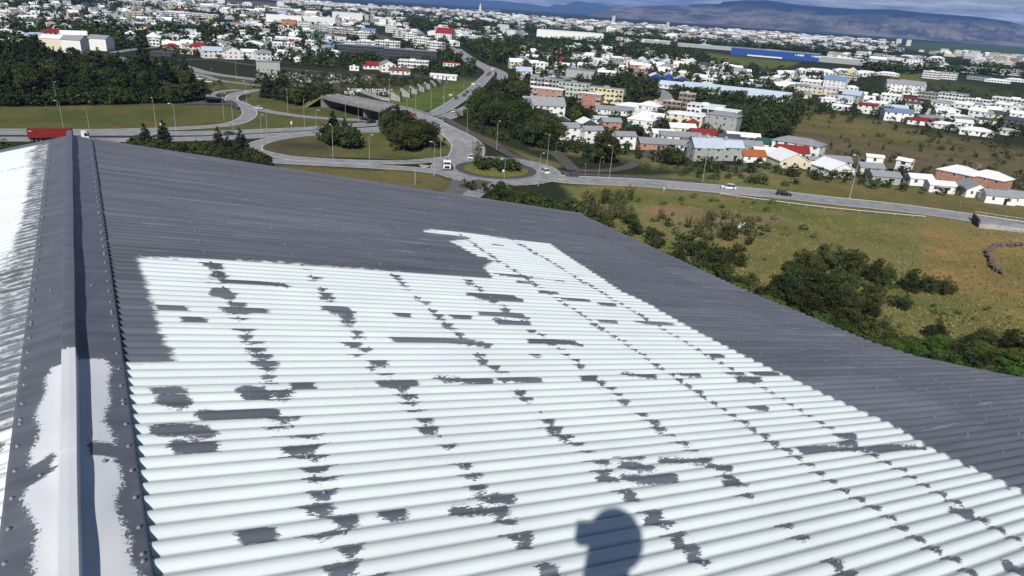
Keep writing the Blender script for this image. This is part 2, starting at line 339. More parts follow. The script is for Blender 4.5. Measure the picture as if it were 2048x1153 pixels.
# --- flashing flanges and raised cap
def flange(right):
    Rr = np.concatenate([np.linspace(-12, .8, 40), np.linspace(.82, 8.33, 420)]); w = np.concatenate([[0], np.linspace(.012, .188, 17), [.19, .192]])
    R, q = np.meshgrid(Rr, w, indexing='ij')
    wr = .0022*np.sin(R*7.3+q*25)*np.sin(R*2.1+1)+.0016*np.sin(R*17-q*40)*(np.sin(R*3.7) > .2)
    stp = .0015*(np.floor((R-.45)/1.9) % 2)
    h = AMP*1.12+.0025+wr*np.clip(q/.05, 0, 1)*np.clip((.2-q)/.05, 0, 1)+stp-.012*(q > .189)
    if right: x = XA+q*CS+h*SN; z = ZA-q*SN+h*CS
    else: x = XA-q*CS-h*SN; z = ZA-q*SN+h*CS
    f = grid_faces(len(Rr), len(w)); me = np_mesh('flange', np.stack([x, R, z], -1).reshape(-1, 3), f if right else f[:, ::-1], M_FLASH, smooth=True)
    # white where the roller has not been: inner strip nearer than R=3.1
    n = .012*np.sin(R*9)+.008*np.sin(R*23+1)
    if right: inner = q-(.118+n+np.interp(R, [1.4, 1.8, 2.1], [.06, .035, 0])); far = (R-3.12)
    else: inner = q-(.118+n-np.interp(R, [1.4, 2.0, 2.3], [0.0, .02, 0])-np.interp(R, [2.7, 3.1], [0, .06])); far = (R-3.1)
    sp = np.maximum(inner, far)
    if right: blob = np.maximum(np.abs(R-2.40+.3*(q-.1))-.045, np.abs(q-.09)-.045)
    else: blob = np.maximum(np.abs(R-2.36+.5*(q-.1))-.055, np.abs(q-.10)-.05)+.006*np.sin(R*90+q*40)
    add_attr(me, 'spray', np.clip(sp, -.3, .3)); add_attr(me, 'patch', blob)
    return mesh_obj('ridge_flashing', me, BUILD)
flange(True); flange(False)
def ridge_cap():
    Rr = np.concatenate([np.linspace(-12, .8, 20), np.linspace(.82, 8.36, 300)]); xs = np.array([-.031, -.029, -.026, -.024, 0, .0225, .0235, .0238, .025, .027]); zs = np.array([0, .012, .038, .0405, .0425, .0415, .0395, .012, .001, -.004])
    R, j = np.meshgrid(Rr, np.arange(len(xs)), indexing='ij'); stp = .0018*(np.floor((R-.45)/1.9) % 2)
    x = XA-.003+xs[j]*(1+stp*12)+.0008*np.sin(R*5); z = ZA+AMP+.004+zs[j]+stp
    me = np_mesh('ridge_cap', np.stack([x, R, z], -1).reshape(-1, 3), grid_faces(len(Rr), len(xs))[:, :], M_FLASH)
    add_attr(me, 'spray', R-3.14+.0*x); add_attr(me, 'patch', np.full(R.shape, .06))
    return mesh_obj('ridge_cap', me, BUILD)
ridge_cap()
# --- screws
M_SCREW = mat('painted_screw_metal', (.16, .17, .20), .45, .1, .3, 60, spec=.6)
def screw_mesh(r=1.0):
    b = MB(); n = 8; ring = lambda rad_, z: [(rad_*math.cos(2*math.pi*k/n), rad_*math.sin(2*math.pi*k/n), z) for k in range(n)]
    b.loft([ring(.0085*r, -.002), ring(.0085*r, .0018), ring(.0052*r, .0024), ring(.005*r, .006), ring(.0032*r, .008)]); return b.mesh('screw', M_SCREW, True)
SCREW = screw_mesh(); stuff_v = []; stuff_f = []
pos = []
for sgn in (1, -1):
    for k in range(-2, 50):
        R = 1.803+k*2*PIT
        for q in ((.165,) if k % 6 else (.165, .165)):
            if R < 8.3: pos.append((R+(.03 if (k % 6 == 0 and pos and abs(pos[-1][0]-R) < .001) else 0), q, sgn, AMP*1.12+.004))
for i, d in enumerate(ROWS+[4.65, 5.28, 5.9, 6.3]):
    for k in range(-12, 88):
        if k % 3 == i % 2 or i > 8:
            R = 1.803+k*PIT
            if R < 8.1 and d < eave(R)-.05: pos.append((R, d+.01*((k*7) % 3-1), 2, AMP+.0005))
for k in range(10, 86, 2): pos.append((1.803+k*PIT, .7, -2, AMP)); pos.append((1.803+k*PIT, 1.4, -2, AMP))
for q, sg in ((.09, 1), (.09, -1)):
    pos.append((2.33, q, sg, AMP+.004)); pos.append((4.0, q, sg, AMP+.004))
def sloc(R, q, sg, h):
    if sg == 1: return Vector((XA+q*CS+h*SN, R, ZA-q*SN+h*CS))
    if sg == -1 or sg == -2: return Vector((XA-q*CS-h*SN, R, ZA-q*SN+h*CS))
    return Vector((X0+q*CS+h*SN, R, Z0-q*SN+h*CS))
pos.sort(key=lambda p: (sloc(*p)-Vector((0, 0, 50))).length if p[0] > .9 else 99)
sv = np.array([v.co[:] for v in SCREW.vertices]); sf = [tuple(p.vertices) for p in SCREW.polygons]
bulk = MB()
for i, p in enumerate(pos):
    l = sloc(*p)
    if i < 96:
        o = mesh_obj('roof_screw', SCREW, BUILD, loc=l); o.rotation_euler = (0, RS if p[2] > 0 else -RS, 0)
    else: bulk.add(sv*1.25+np.array(l), sf)
bulk.build('roof_screws', M_SCREW, BUILD, kind='stuff', label='rows of small screw heads farther up the roof')
# --- verge trim, eave edge and walls
b = MB(); M_TRIM = mat('roof_trim_paint', (.15, .155, .18), .4, 0, .1, 2)
dd = np.linspace(.19, 6.4, 30)
for right in (True, False):
    secs = []
    for d in dd:
        R = float(rend(d)) if right else 8.3-.03*(d-.2); x = (X0+(d)*CS) if right else XA-d*CS; z = (Z0-d*SN) if right else ZA-d*SN
        secs.append([(x, R-.07, z+.014), (x, R-.0, z+.018), (x, R+.012, z+.012), (x, R+.012, z-.16), (x, R-.07, z-.16)])
    b.loft(secs)
b.build('verge_trim', M_TRIM, BUILD)
b = MB(); Rs = np.linspace(-12, 7.94, 60)
b.loft([[(X0+(eave(R)-.08)*CS, R, Z0-(eave(R)-.08)*SN-.02), (X0+(eave(R)-.02)*CS, R, Z0-(eave(R)-.02)*SN-.02), (X0+(eave(R)-.02)*CS, R, Z0-eave(R)*SN-.16), (X0+(eave(R)-.08)*CS, R, Z0-eave(R)*SN-.16)] for R in Rs])
b.build('eave_board', M_TRIM, BUILD)
fp = [(X0+(eave(R)-.4)*CS, R, Z0-(eave(R)-.4)*SN-.1) for R in np.linspace(-11.8, 7.7, 30)]+[(XA, 7.9, ZA-.1), (XA-6.0*CS, 7.9, ZA-6.0*SN-.1), (XA-6.0*CS, -11.8, ZA-6.0*SN-.1), (XA, -11.8, ZA-.1)]
b = MB(); n = len(fp); b.add([(x, y, 0) for x, y, z in fp]+fp, [(i, (i+1) % n, (i+1) % n+n, i+n) for i in range(n)])
b.build('wall', wallm('g'), BUILD)

# ------------------------------------------------------------------ the person taking the picture (its shadow lies on the roof)
PX0 = .085
person = None
def skinned(name, chains, mats, parent=None, sub=1):
    bm = bmesh.new(); sl = bm.verts.layers.skin.verify(); first = None; node = {}
    for ch in chains:
        prev = None
        for p in ch:
            key = p[0] if isinstance(p[0], str) else None
            if key and len(p) == 1: v = node[key]
            else:
                co, r = (p[1], p[2]) if key else (p[0], p[1]); v = bm.verts.new(co); v[sl].radius = (r, r) if not hasattr(r, '__len__') else r
                if key: node[key] = v
                if first is None: first = v; v[sl].use_root = True
            if prev is not None: bm.edges.new((prev, v))
            prev = v
    me = bpy.data.meshes.new(name); bm.to_mesh(me); bm.free()
    for m in mats: me.materials.append(m)
    o = mesh_obj(name, me, parent); s = o.modifiers.new('skin', 'SKIN'); s.use_smooth_shade = True
    q = o.modifiers.new('sub', 'SUBSURF'); q.levels = sub; q.render_levels = sub; return o
M_CLOTH = mat('dark_jacket_cloth', (.03, .04, .06), .9, 0, .2, 20); M_SKIN = mat('skin', (.55, .33, .24), .55, 0, .06, 20); M_HAIR = mat('hair', (.06, .04, .025), .7, 0, .3, 60); M_PHONE = mat('phone_glass', (.02, .02, .022), .15, 0, .05, 20)
PX0 = .075; hx, hy, hz = PX0, -.27, 50.2
person = skinned('person', [
 [('pel', (hx, -.40, 49.40), (.16, .12)), ('sp', (hx, -.39, 49.62), (.145, .11)), ('ch', (hx, -.37, 49.80), (.17, .12)), ('nb', (hx, -.34, 49.91), .075), ((hx, -.315, 50.03), .060), ((hx, -.285, 50.12), .078), ((hx, -.275, 50.195), (.085, .1)), ((hx, -.28, 50.26), (.08, .09)), ((hx, -.285, 50.29), .045)],
 [('ch',), ((hx-.17, -.36, 49.85), .06), ((hx-.10, -.25, 49.66), .047), ((.035, -.10, 49.89), .030), ((.035, -.062, 49.965), (.036, .02))],
 [('ch',), ((hx+.17, -.36, 49.85), .06), ((hx+.12, -.25, 49.66), .047), ((.125, -.10, 49.89), .030), ((.125, -.062, 49.965), (.036, .02))],
 [('pel',), ((hx-.10, -.40, 49.32), .09), ((hx-.12, -.36, 48.95), .065), ((hx-.13, -.42, 48.60), .045), ((hx-.13, -.41, 48.54), .045), ((hx-.14, -.27, 48.52), .036)],
 [('pel',), ((hx+.10, -.40, 49.32), .09), ((hx+.12, -.36, 48.93), .065), ((hx+.13, -.42, 48.57), .045), ((hx+.13, -.41, 48.51), .045), ((hx+.14, -.27, 48.49), .036)]], [M_CLOTH])
person.data['note'] = ''; del person.data['note']
tag(person, 'person in dark clothes standing on the ridge with a raised phone, casting the head shadow', 'person')
def ball(name, c, r, m, parent, n=14):
    b = MB(); secs = []
    for i in range(1, n): a = math.pi*i/n; secs.append([(c[0]+r[0]*math.sin(a)*math.cos(2*math.pi*k/16), c[1]+r[1]*math.sin(a)*math.sin(2*math.pi*k/16), c[2]+r[2]*math.cos(a)) for k in range(16)])
    b.loft(secs); return b.build(name, m, parent, True)
face = ball('face', (hx, -.262, 50.185), (.08, .098, .115), M_SKIN, person)
for s in (-1, 1): ball('eye', (hx+.03*s, -.176, 50.205), (.012, .008, .008), LAMPW, face, 8); ball('ear', (hx+.088*s, -.285, 50.18), (.014, .022, .032), M_SKIN, face, 8)
ball('nose', (hx, -.160, 50.175), (.014, .018, .024), M_SKIN, face, 8); ball('mouth', (hx, -.170, 50.138), (.026, .007, .007), LAMPR, face, 8)
ball('hair', (hx+.012, -.288, 50.205), (.105, .115, .118), M_HAIR, person)
for s, wx in ((-1, .012), (1, .15)):
    for k in range(4):
        z = 49.962+.017*k; L_ = (.075, .085, .08, .062)[k]
        skinned('finger', [[((wx+s*.0+(-.035 if s < 0 else -.035)*0+s*.022, -.052, z), .0085), ((wx+s*.030, -.036, z+.003), .0085), ((wx+s*.012, -.019, z+.006), .008), ((wx-s*(L_-.05)*.5, -.0185, z+.008), .007)]], [M_SKIN], person)
    skinned('thumb', [[((wx+s*.02, -.06, 49.965), .011), ((wx+s*.004, -.056, 49.985), .010), ((wx-s*.012, -.045, 50.0), .008)]], [M_SKIN], person)
b = MB(); b.box(-.028, .135, -.030, -.022, 49.962, 50.05); ph = b.build('phone', M_PHONE, loc=(0, 0, 0)); tag(ph, 'black smartphone held level in front of the photographer\'s face', 'phone')
# ------------------------------------------------------------------ ground: one sheet out to the horizon, colours of its vegetation by zone
ZON = [ # (pixel polygon of the photo -> land cover, linear colour, edge softness px)
 ([(-900,600),(-900,-30),(1024,14),(2048,84),(3000,150),(3000,600)], (0.034,0.042,0.022), 6),
 ([(1500,330),(2200,420),(2200,700),(1500,650),(1150,470),(1150,400),(1120,372),(1160,372)], (0.204,0.188,0.074), 6),
 ([(-400,214),(20,214),(300,208),(440,200),(480,225),(470,245),(300,258),(-400,268)], (0.120,0.123,0.044), 2),
 ([(480,205),(512,184),(640,190),(760,228),(720,245),(560,262),(480,262),(300,268),(470,250)], (0.125,0.122,0.047), 2),
 ([(330,140),(520,165),(640,190),(560,190),(430,190),(400,165)], (0.130,0.124,0.051), 2),
 ([(505,295),(560,276),(760,262),(900,270),(935,305),(870,320),(560,313)], (0.134,0.131,0.048), 2),
 ([(520,290),(600,282),(650,288),(660,305),(560,308)], (0.092,0.074,0.050), 9),
 ([(500,328),(860,345),(915,365),(912,400),(500,345)], (0.162,0.142,0.057), 3),
 ([(780,180),(880,160),(960,158),(960,180),(880,222),(840,224),(775,205)], (0.113,0.152,0.039), 2),
 ([(620,160),(770,150),(880,150),(770,180),(660,175)], (0.117,0.097,0.069), 4),
 ([(512,140),(760,150),(900,150),(960,160),(780,180),(640,180),(512,160)], (0.093,0.086,0.059), 4),
 ([(850,225),(1030,300),(1100,320),(1130,330),(1100,345),(1020,300),(920,262),(870,232)], (0.177,0.156,0.075), 3),
 ([(1060,300),(1240,318),(1300,335),(1600,362),(2048,438),(2200,470),(2200,400),(2000,395),(1700,365),(1450,345),(1300,315),(1130,295)], (0.180,0.159,0.074), 6),
 ([(1560,370),(1640,350),(1900,395),(2100,420),(2100,450),(1800,420)], (0.182,0.156,0.063), 8),
 ([(1440,180),(1560,205),(1760,245),(2048,300),(2200,330),(2200,420),(2030,395),(1850,375),(1700,330),(1640,310),(1560,270),(1480,240)], (0.151,0.124,0.069), 8),
 ([(1600,215),(1720,235),(1800,255),(1900,280),(1800,285),(1640,260),(1570,240)], (0.177,0.153,0.065), 9),
 ([(1350,97),(1460,112),(1600,125),(1560,142),(1440,125),(1330,108)], (0.131,0.153,0.049), 3),
 ([(1780,175),(1830,145),(1900,160),(2048,190),(2200,200),(2200,215),(2000,195),(1850,180)], (0.068,0.081,0.034), 5),
 ([(1780,155),(1820,143),(1850,150),(1840,165),(1790,168)], (0.150,0.154,0.052), 4),
 ([(1790,92),(1840,85),(1950,88),(2200,100),(2200,130),(2000,112),(1860,108)], (0.071,0.112,0.048), 2),
 ([(750,75),(770,70),(800,88),(790,92)], (0.136,0.122,0.052), 3),
 # orange-brown and bright green parts of the meadow on the right
 ([(1290,400),(1500,400),(1560,430),(1500,470),(1380,450),(1290,430)], (0.264,0.188,0.109), 14),
 ([(1850,455),(2200,470),(2200,680),(2000,640),(1850,560),(1840,500)], (0.288,0.205,0.086), 18),
 ([(1540,470),(1640,455),(1800,470),(1820,560),(1700,520),(1560,500)], (0.207,0.190,0.073), 18),
 ([(1560,430),(1620,425),(1700,438),(1760,448),(1700,452),(1600,445)], (0.159,0.174,0.055), 5),
 ([(1190,378),(1420,395),(1600,420),(1520,428),(1300,410),(1180,398)], (0.153,0.165,0.052), 6),
 ([(1250,352),(1560,372),(1800,405),(1800,412),(1500,378),(1250,362)], (0.159,0.170,0.052), 4),
 ([(1500,590),(1700,640),(2200,740),(2200,800),(1900,760),(1550,640)], (0.148,0.164,0.049), 6),
 ([(1960,590),(2048,605),(2200,640),(2200,690),(2048,650)], (0.289,0.226,0.092), 8),
]
NA, ND = 620, 520
azs = np.concatenate([np.linspace(-180, -46, 40)[:-1], np.linspace(-46, 46, NA), np.linspace(46, 180, 40)[1:-1]])
dist = np.concatenate([[0], np.geomspace(20, 55, 8)[:-1], np.geomspace(55, 4000, ND), np.geomspace(4200, 45000, 24)])
A_, D_ = np.meshgrid(np.radians(azs), dist, indexing='ij'); gx, gy = D_*np.sin(A_), D_*np.cos(A_)
pts = np.stack([gx, gy, 0*gx], -1); gpx, gpy, gd = topx(pts)
rng2 = np.random.default_rng(3)
wob = lambda s, k: np.sin(gx/s+k)*np.cos(gy/s*1.3+2*k)+.5*np.sin(gx/s*2.3+gy/s*1.9+k)
jx = gpx+wob(5, 1)*2.5; jy = gpy+wob(6, 4)*.9
col = np.tile(np.array(ZON[0][1]), gx.shape+(1,)); vis = gd > 1
for poly, c_, soft in ZON[1:]:
    x0, x1 = min(p[0] for p in poly)-40, max(p[0] for p in poly)+40; y0, y1 = min(p[1] for p in poly)-30, max(p[1] for p in poly)+30
    m_ = vis & (jx > x0) & (jx < x1) & (jy > y0) & (jy < y1)
    if not m_.any(): continue
    s_ = sdpoly(jx[m_]+wob(9, 2)[m_]*soft*.5, jy[m_]+wob(8, 5)[m_]*soft*.35, poly); f_ = np.clip(.5-s_/(2*soft), 0, 1)[:, None]
    col[m_] = col[m_]*(1-f_)+np.array(c_)*f_
na, nd = gx.shape; i_ = np.arange(na*(nd-1)); a_ = i_//(nd-1); c_ = i_ % (nd-1); q0 = a_*nd+c_; q1 = ((a_+1) % na)*nd+c_
gme = np_mesh('ground', pts.reshape(-1, 3), np.stack([q0, q1, q1+1, q0+1], 1), [], smooth=True)
ca = gme.color_attributes.new('cover', 'FLOAT_COLOR', 'POINT'); ca.data.foreach_set('color', np.concatenate([col, np.ones(gx.shape+(1,))], -1).astype(np.float32).ravel())
def ground_mat():
    m = bpy.data.materials.new('ground_cover'); m.use_nodes = True; t = m.node_tree; b = t.nodes['Principled BSDF']; L = t.links.new
    at = N(t, 'ShaderNodeAttribute', attribute_name='cover'); g = N(t, 'ShaderNodeNewGeometry')
    out = at.outputs['Color']
    def layer(out, scl, lo, hi, c, amt, mode='MIX'):
        q = N(t, 'ShaderNodeTexNoise', i_Scale=scl, i_Detail=6, i_Roughness=.65); L(g.outputs['Position'], q.inputs[0])
        r = N(t, 'ShaderNodeMapRange', i_1=lo, i_2=hi, i_3=0, i_4=amt); L(q.outputs[0], r.inputs[0])
        x = N(t, 'ShaderNodeMix', data_type='RGBA', blend_type=mode); L(r.outputs[0], x.inputs[0]); L(out, x.inputs[6]); x.inputs[7].default_value = (*c, 1); return x.outputs[2]
    out = layer(out, .035, .45, .62, (.62, .78, .6), .8, 'MULTIPLY')
    out = layer(out, .09, .50, .66, (1.5, 1.12, .9), .75, 'MULTIPLY')
    out = layer(out, .35, .5, .72, (.55, .62, .5), .85, 'MULTIPLY')
    out = layer(out, 1.4, .5, .7, (1.4, 1.35, 1.3), .7, 'MULTIPLY')
    out = layer(out, 3.5, .48, .62, (.55, .6, .55), .7, 'MULTIPLY')
    L(out, b.inputs['Base Color']); b.inputs['Roughness'].default_value = .95; b.inputs['Specular IOR Level'].default_value = .1
    q = N(t, 'ShaderNodeTexNoise', i_Scale=1.1, i_Detail=6, i_Roughness=.7); L(g.outputs['Position'], q.inputs[0])
    bu = N(t, 'ShaderNodeBump', i_Strength=.9, i_Distance=.45); L(q.outputs[0], bu.inputs['Height']); L(bu.outputs[0], b.inputs['Normal']); return m
gme.materials.append(ground_mat()); mesh_obj('ground', gme, kind='structure')

# ------------------------------------------------------------------ roads
ROADPTS = []
def smooth_line(pts, step=2.5):
    pts = [Vector(p) for p in pts]
    if len(pts) < 3: 
        n = max(2, int((pts[1]-pts[0]).length/step)); return [pts[0].lerp(pts[1], i/n) for i in range(n+1)]
    q = [pts[0]*2-pts[1]]+pts+[pts[-1]*2-pts[-2]]; out = []
    for i in range(1, len(q)-2):
        p0, p1, p2, p3 = q[i-1:i+3]; n = max(2, int((p2-p1).length/step))
        for k in range(n):
            t = k/n; out.append(.5*((2*p1)+(p2-p0)*t+(2*p0-5*p1+4*p2-p3)*t*t+(3*p1-p0-3*p2+p3)*t**3))
    out.append(pts[-1]); return out
def ribbon_pts(line, off0, off1, dz):
    L_, R_ = [], []
    for i, p in enumerate(line):
        d = (line[min(i+1, len(line)-1)]-line[max(i-1, 0)]); d.z = 0; d.normalize(); n = Vector((d.y, -d.x, 0))
        L_.append(p+n*off0+Vector((0, 0, dz))); R_.append(p+n*off1+Vector((0, 0, dz)))
    return L_, R_
def add_ribbon(b, line, o0, o1, dz, mi=0):
    a, c = ribbon_pts(line, o0, o1, dz); n = len(a); b.add(a+c, [(i, i+1, n+i+1, n+i) for i in range(n-1)], mi)
ZL = [.06]
def road(name, px, w, m=None, z=None, marks='', kerb=False, clear=None, raw=None, step=2.5):
    line = smooth_line(raw if raw else [P(p[0], p[1], p[2] if len(p) > 2 else 0) for p in px], step); ZL[0] += .006; z0 = z if z is not None else ZL[0]
    b = MB(); add_ribbon(b, line, -w/2, w/2, z0); o = b.build(name, m or ASPH, kind='structure')
    for p in line: ROADPTS.append((p.x, p.y, (clear or w/2)+1.2))
    mk = MB()
    if 'e' in marks:
        for s in (-1, 1): add_ribbon(mk, line, s*(w/2-.45), s*(w/2-.25), z0+.012)
    if 'c' in marks or 'd' in marks:
        for off in ([0] if 'c' in marks else [-w/6, w/6]):
            for i in range(0, len(line)-2, 4): add_ribbon(mk, line[i:i+2], off-.07, off+.07, z0+.012)
    if mk.f: mk.build('road_marking', LINE, o)
    if kerb:
        kb = MB()
        for s in (-1, 1):
            a, c = ribbon_pts(line, s*w/2, s*(w/2+.25), 0); n = len(a)
            kb.loft([[p0+Vector((0, 0, z0-.03)), p0+Vector((0, 0, z0+.12)), p1+Vector((0, 0, z0+.12)), p1+Vector((0, 0, z0-.03))] for p0, p1 in zip(a, c)])
        kb.build('kerb', CONC, o)
    return line
HWA = [(-400,270),(0,266),(200,267.5),(400,267),(512,263),(637,257),(757,247),(800,240),(840,233),(877,224),(918,202),(952,178),(975,156),(983,144),(966,133),(945,126),(922,108),(903,96),(877,87),(850,73),(835,60),(828,48)]
HWB = [(-400,284),(0,279),(200,281),(400,278),(512,273),(637,265.5),(757,258),(830,248),(890,236),(944,211),(968,193),(989,174),(999,156),(998,146),(983,136),(965,130),(940,116),(915,98)]
HWA = [(x-(4 if 915 < x and y < 205 else 0), y) for x, y in HWA]; HWB = [(x+(5 if 940 < x and y > 140 else 0), y) for x, y in HWB]
road('motorway', HWA, 8.2, marks='ec'); road('motorway', HWB, 8.2, marks='ec')
road('slip_road', [(-400,261),(0,261.5),(156,262.5),(312,259.5),(417,254),(470,247),(496,234),(498,221),(482,208),(462,200),(470,190),(500,183),(540,180),(590,184)], 6.5, marks='e')
road('slip_road', [(463,192),(468,203),(488,212),(525,221),(577,230),(642,237),(728,241),(780,241)], 5.5, marks='e')
road('slip_road', [(455,196),(430,196),(420,190),(440,184),(480,180)], 5)
road('loop_road', [(757,263),(700,264),(637,268),(575,274),(530,283),(508,293),(512,303),(545,311),(587,317.5),(687,323.5),(787,325.5),(850,323),(905,317)], 6.2, marks='e')
road('slip_road', [(480,318),(527,322),(612,327),(712,332),(812,338),(862,343),(905,350)], 6.2, marks='e')
road('slip_road', [(905,345),(925,356),(930,366),(922,380),(905,395)], 8, m=mat('asphalt_red_grey', (.13,.12,.12), .9, 0, .15, .3, coord='World'))
road('slip_road', [(1010,362),(980,372),(958,382),(940,395)], 5.5)
UP = [(226,106),(252,101),(300,97)]
road('street', [(226,106),(250,102),(300,96),(350,98)], 7); road('street', [(222,110),(245,120),(290,128),(351,130),(417,147),(512,160),(560,166),(611,177)], 9, marks='ec'); road('street', [(290,134),(350,141),(400,150),(440,162),(520,172)], 5)
road('street', [(270,118),(330,122),(420,120),(512,132),(600,140),(700,150),(800,152),(900,155)], 6, m=ASPHD)
road('street', [(742,62),(756,72),(772,84),(785,94)], 9, m=ASPHD); road('street', [(1100,150),(1120,152),(1140,160)], 7); road('street', [(1300,205),(1322,203),(1333,195),(1328,186),(1318,180)], 8)
road('street', [(1290,315),(1320,300),(1400,322),(1520,345)], 5, m=ASPHD)
# right-hand main road
MAIN = [(1095,354),(1130,360),(1220,364),(1284,367),(1402,376),(1536,388),(1666,403),(1796,416.5),(1945,437),(2048,452),(2250,480)]
ml = road('main_road', MAIN, 10.5, marks='ec', kerb=True)
b = MB(); add_ribbon(b, ml[14:26], -6, 6.6, .2); b.build('pedestrian_crossing', mat('crossing_slabs', (.3,.3,.3), .9, 0, .15, .6, coord='World'), kind='structure')
# footpaths
road('footpath', [(880,235),(894,241),(922,255),(950,273),(987,292),(1024,312),(1060,326),(1095,340),(1140,348),(1180,350),(1284,356),(1400,364)], 4.2, m=ASPHP)
road('footpath', [(1104,306),(1120,315),(1136,331),(1150,342)], 5, m=ASPHP); road('footpath', [(1150,342),(1200,343),(1245,338),(1271,327),(1262,321)], 4.5, m=ASPHP)
road('footpath', [(1650,325),(1700,318),(1800,322),(1930,345),(1960,332),(1950,325)], 1.6, m=mat('trodden_earth', (.2,.17,.12), .95, 0, .2, .5, coord='World'))
road('parking_area', [(374,206),(420,207),(468,208)], 11, m=ASPHD)
road('motorway_median', [(x, (y+dict(HWB).get(x, y))/2) for x, y in HWA if x in dict(HWB) and x < 700], 1.2, m=ASPHD)
# roundabout: apron, ring, island
RC = P(992, 341)
def disc(name, r0, r1, z, m, n=72, zc=None):
    b = MB(); ri = [(RC.x+r0*math.cos(2*math.pi*k/n), RC.y+r0*math.sin(2*math.pi*k/n), zc if zc else z) for k in range(n)]; ro = [(RC.x+r1*math.cos(2*math.pi*k/n), RC.y+r1*math.sin(2*math.pi*k/n), z) for k in range(n)]
    b.add(ri+ro, [(k, (k+1) % n, n+(k+1) % n, n+k) for k in range(n)]); return b.build(name, m, kind='structure')
disc('roundabout_ring', 13.5, 21.5, .22, ASPH); disc('roundabout_apron', 10.5, 13.5, .25, mat('apron_paving', (.085,.075,.07), .9, 0, .2, .8, coord='World')); disc('kerb', 13.4, 13.65, .36, CONC)
disc('island_lawn', .01, 10.6, .3, mat('lawn_grass', (.14,.145,.036), .95, 0, .25, .6, coord='World', bump=.6), zc=.9)
for k in range(60): a = 2*math.pi*k/60; ROADPTS.append((RC.x+16*math.cos(a), RC.y+16*math.sin(a), 7))
b = MB(); 
for r_ in (21.1,): 
    n = 120
    for k in range(n):
        if k % 3: continue
        a0, a1 = 2*math.pi*k/n, 2*math.pi*(k+1)/n; b.quad(*[(RC.x+q*math.cos(a), RC.y+q*math.sin(a), .236) for q, a in ((r_, a0), (r_+.2, a0), (r_+.2, a1), (r_, a1))])
b.build('road_marking', LINE, kind='structure')
def flat_poly(name, px, z, m, h=0, kind='structure', **k):
    b = MB(); v = [P(*p) for p in px]; v = [(p.x, p.y, z) for p in v]; n = len(v)
    b.add(v, [tuple(range(n))])
    if h: b.add(v+[(p[0], p[1], z-h) for p in v], [(i, (i+1) % n, n+(i+1) % n, n+i) for i in range(n)])
    return b.build(name, m, kind=kind, **k)
flat_poly('traffic_island', [(930,368),(955,361),(985,366),(962,376),(945,382)], .34, mat('island_paving', (.1,.085,.075), .9, 0, .2, .7, coord='World'), .3)
flat_poly('traffic_island', [(838,331),(862,334),(846,340)], .34, CONC, .3); flat_poly('traffic_island', [(1112,358),(1140,360),(1120,364)], .34, CONC, .3)

# ------------------------------------------------------------------ road bridge with its embankments
BR = [(585,171,1),(611,177,2.2),(642,186,4),(694,199,5.4),(759,213,5.8),(798,222.5,5.8),(837,235.5,5.4),(876,253,4),(915,273,1.8),(934,290,.5),(934,308,.15),(925,322,.12)]
bl = smooth_line([P(*p) for p in BR]); bx = [topx(np.array(p))[0] for p in bl]
i0 = min(i for i, x in enumerate(bx) if x > 668); i1 = min(i for i, x in enumerate(bx) if x > 838)
BRW = 6.3
emb = MB()
for a, c in ((0, i0+1), (i1-1, len(bl))):
    seg = bl[a:c]
    for s in (-1, 1):
        l1, _ = ribbon_pts(seg, s*BRW, 0, 0); l2 = []
        for i, p in enumerate(seg):
            d = (seg[min(i+1, len(seg)-1)]-seg[max(i-1, 0)]); d.z = 0; d.normalize(); nn = Vector((d.y, -d.x, 0)); q = p+nn*s*(BRW+p.z*1.7); q.z = 0; l2.append(q)
        n = len(l1); emb.add(l1+l2, [(i, i+1, n+i+1, n+i) for i in range(n-1)])
emb.build('embankment', mat('embankment_grass', (.15,.14,.045), .95, 0, .3, .4, coord='World', bump=.6), kind='structure')
road('bridge_road', None, 2*BRW, z=.12, marks='ec', raw=bl)
bridge = empty('road_bridge', (bl[(i0+i1)//2].x, bl[(i0+i1)//2].y, 0), label='concrete road bridge carrying two lanes over the motorway', cat='bridge')
def inbridge(mb, name, m, **k):
    off = bridge.location; mb.v = [(v[0]-off.x, v[1]-off.y, v[2]-off.z) for v in mb.v]; return mb.build(name, m, bridge, **k)
seg = bl[i0:i1]; BCONC = mat('weathered_concrete', (.21, .20, .19), .9, 0, .25, .5, coord='World')
b = MB(); a, c = ribbon_pts(seg, -BRW-1.2, BRW+1.2, 0); b.loft([[p+Vector((0, 0, .08)), q+Vector((0, 0, .08)), q-Vector((0, 0, .8)), p-Vector((0, 0, .8))] for p, q in zip(a, c)]); inbridge(b, 'deck', BCONC)
for s in (-1, 1):
    b = MB(); a, c = ribbon_pts(seg, s*(BRW+.9), s*(BRW+1.3), 0); b.loft([[p+Vector((0, 0, .8)), q+Vector((0, 0, .8)), q-Vector((0, 0, .6)), p-Vector((0, 0, .6))] for p, q in zip(a, c)]); inbridge(b, 'parapet', BCONC)
for i in (i0, i1-1, (i0+i1)//2):
    d = (bl[i+1]-bl[i-1]).normalized(); n_ = Vector((d.y, -d.x, 0)); b = MB(); w_ = BRW+1.1 if i in (i0, i1-1) else BRW-1; th = .6 if i in (i0, i1-1) else .35
    p = bl[i]; b.loft([[p+n_*s1*w_+d*s2*th+Vector((0, 0, zz-p.z*(zz == 0))) for s1, s2 in ((-1, -1), (1, -1), (1, 1), (-1, 1))] for zz in (0, -1.0)]); inbridge(b, 'abutment' if i in (i0, i1-1) else 'pier', BCONC)

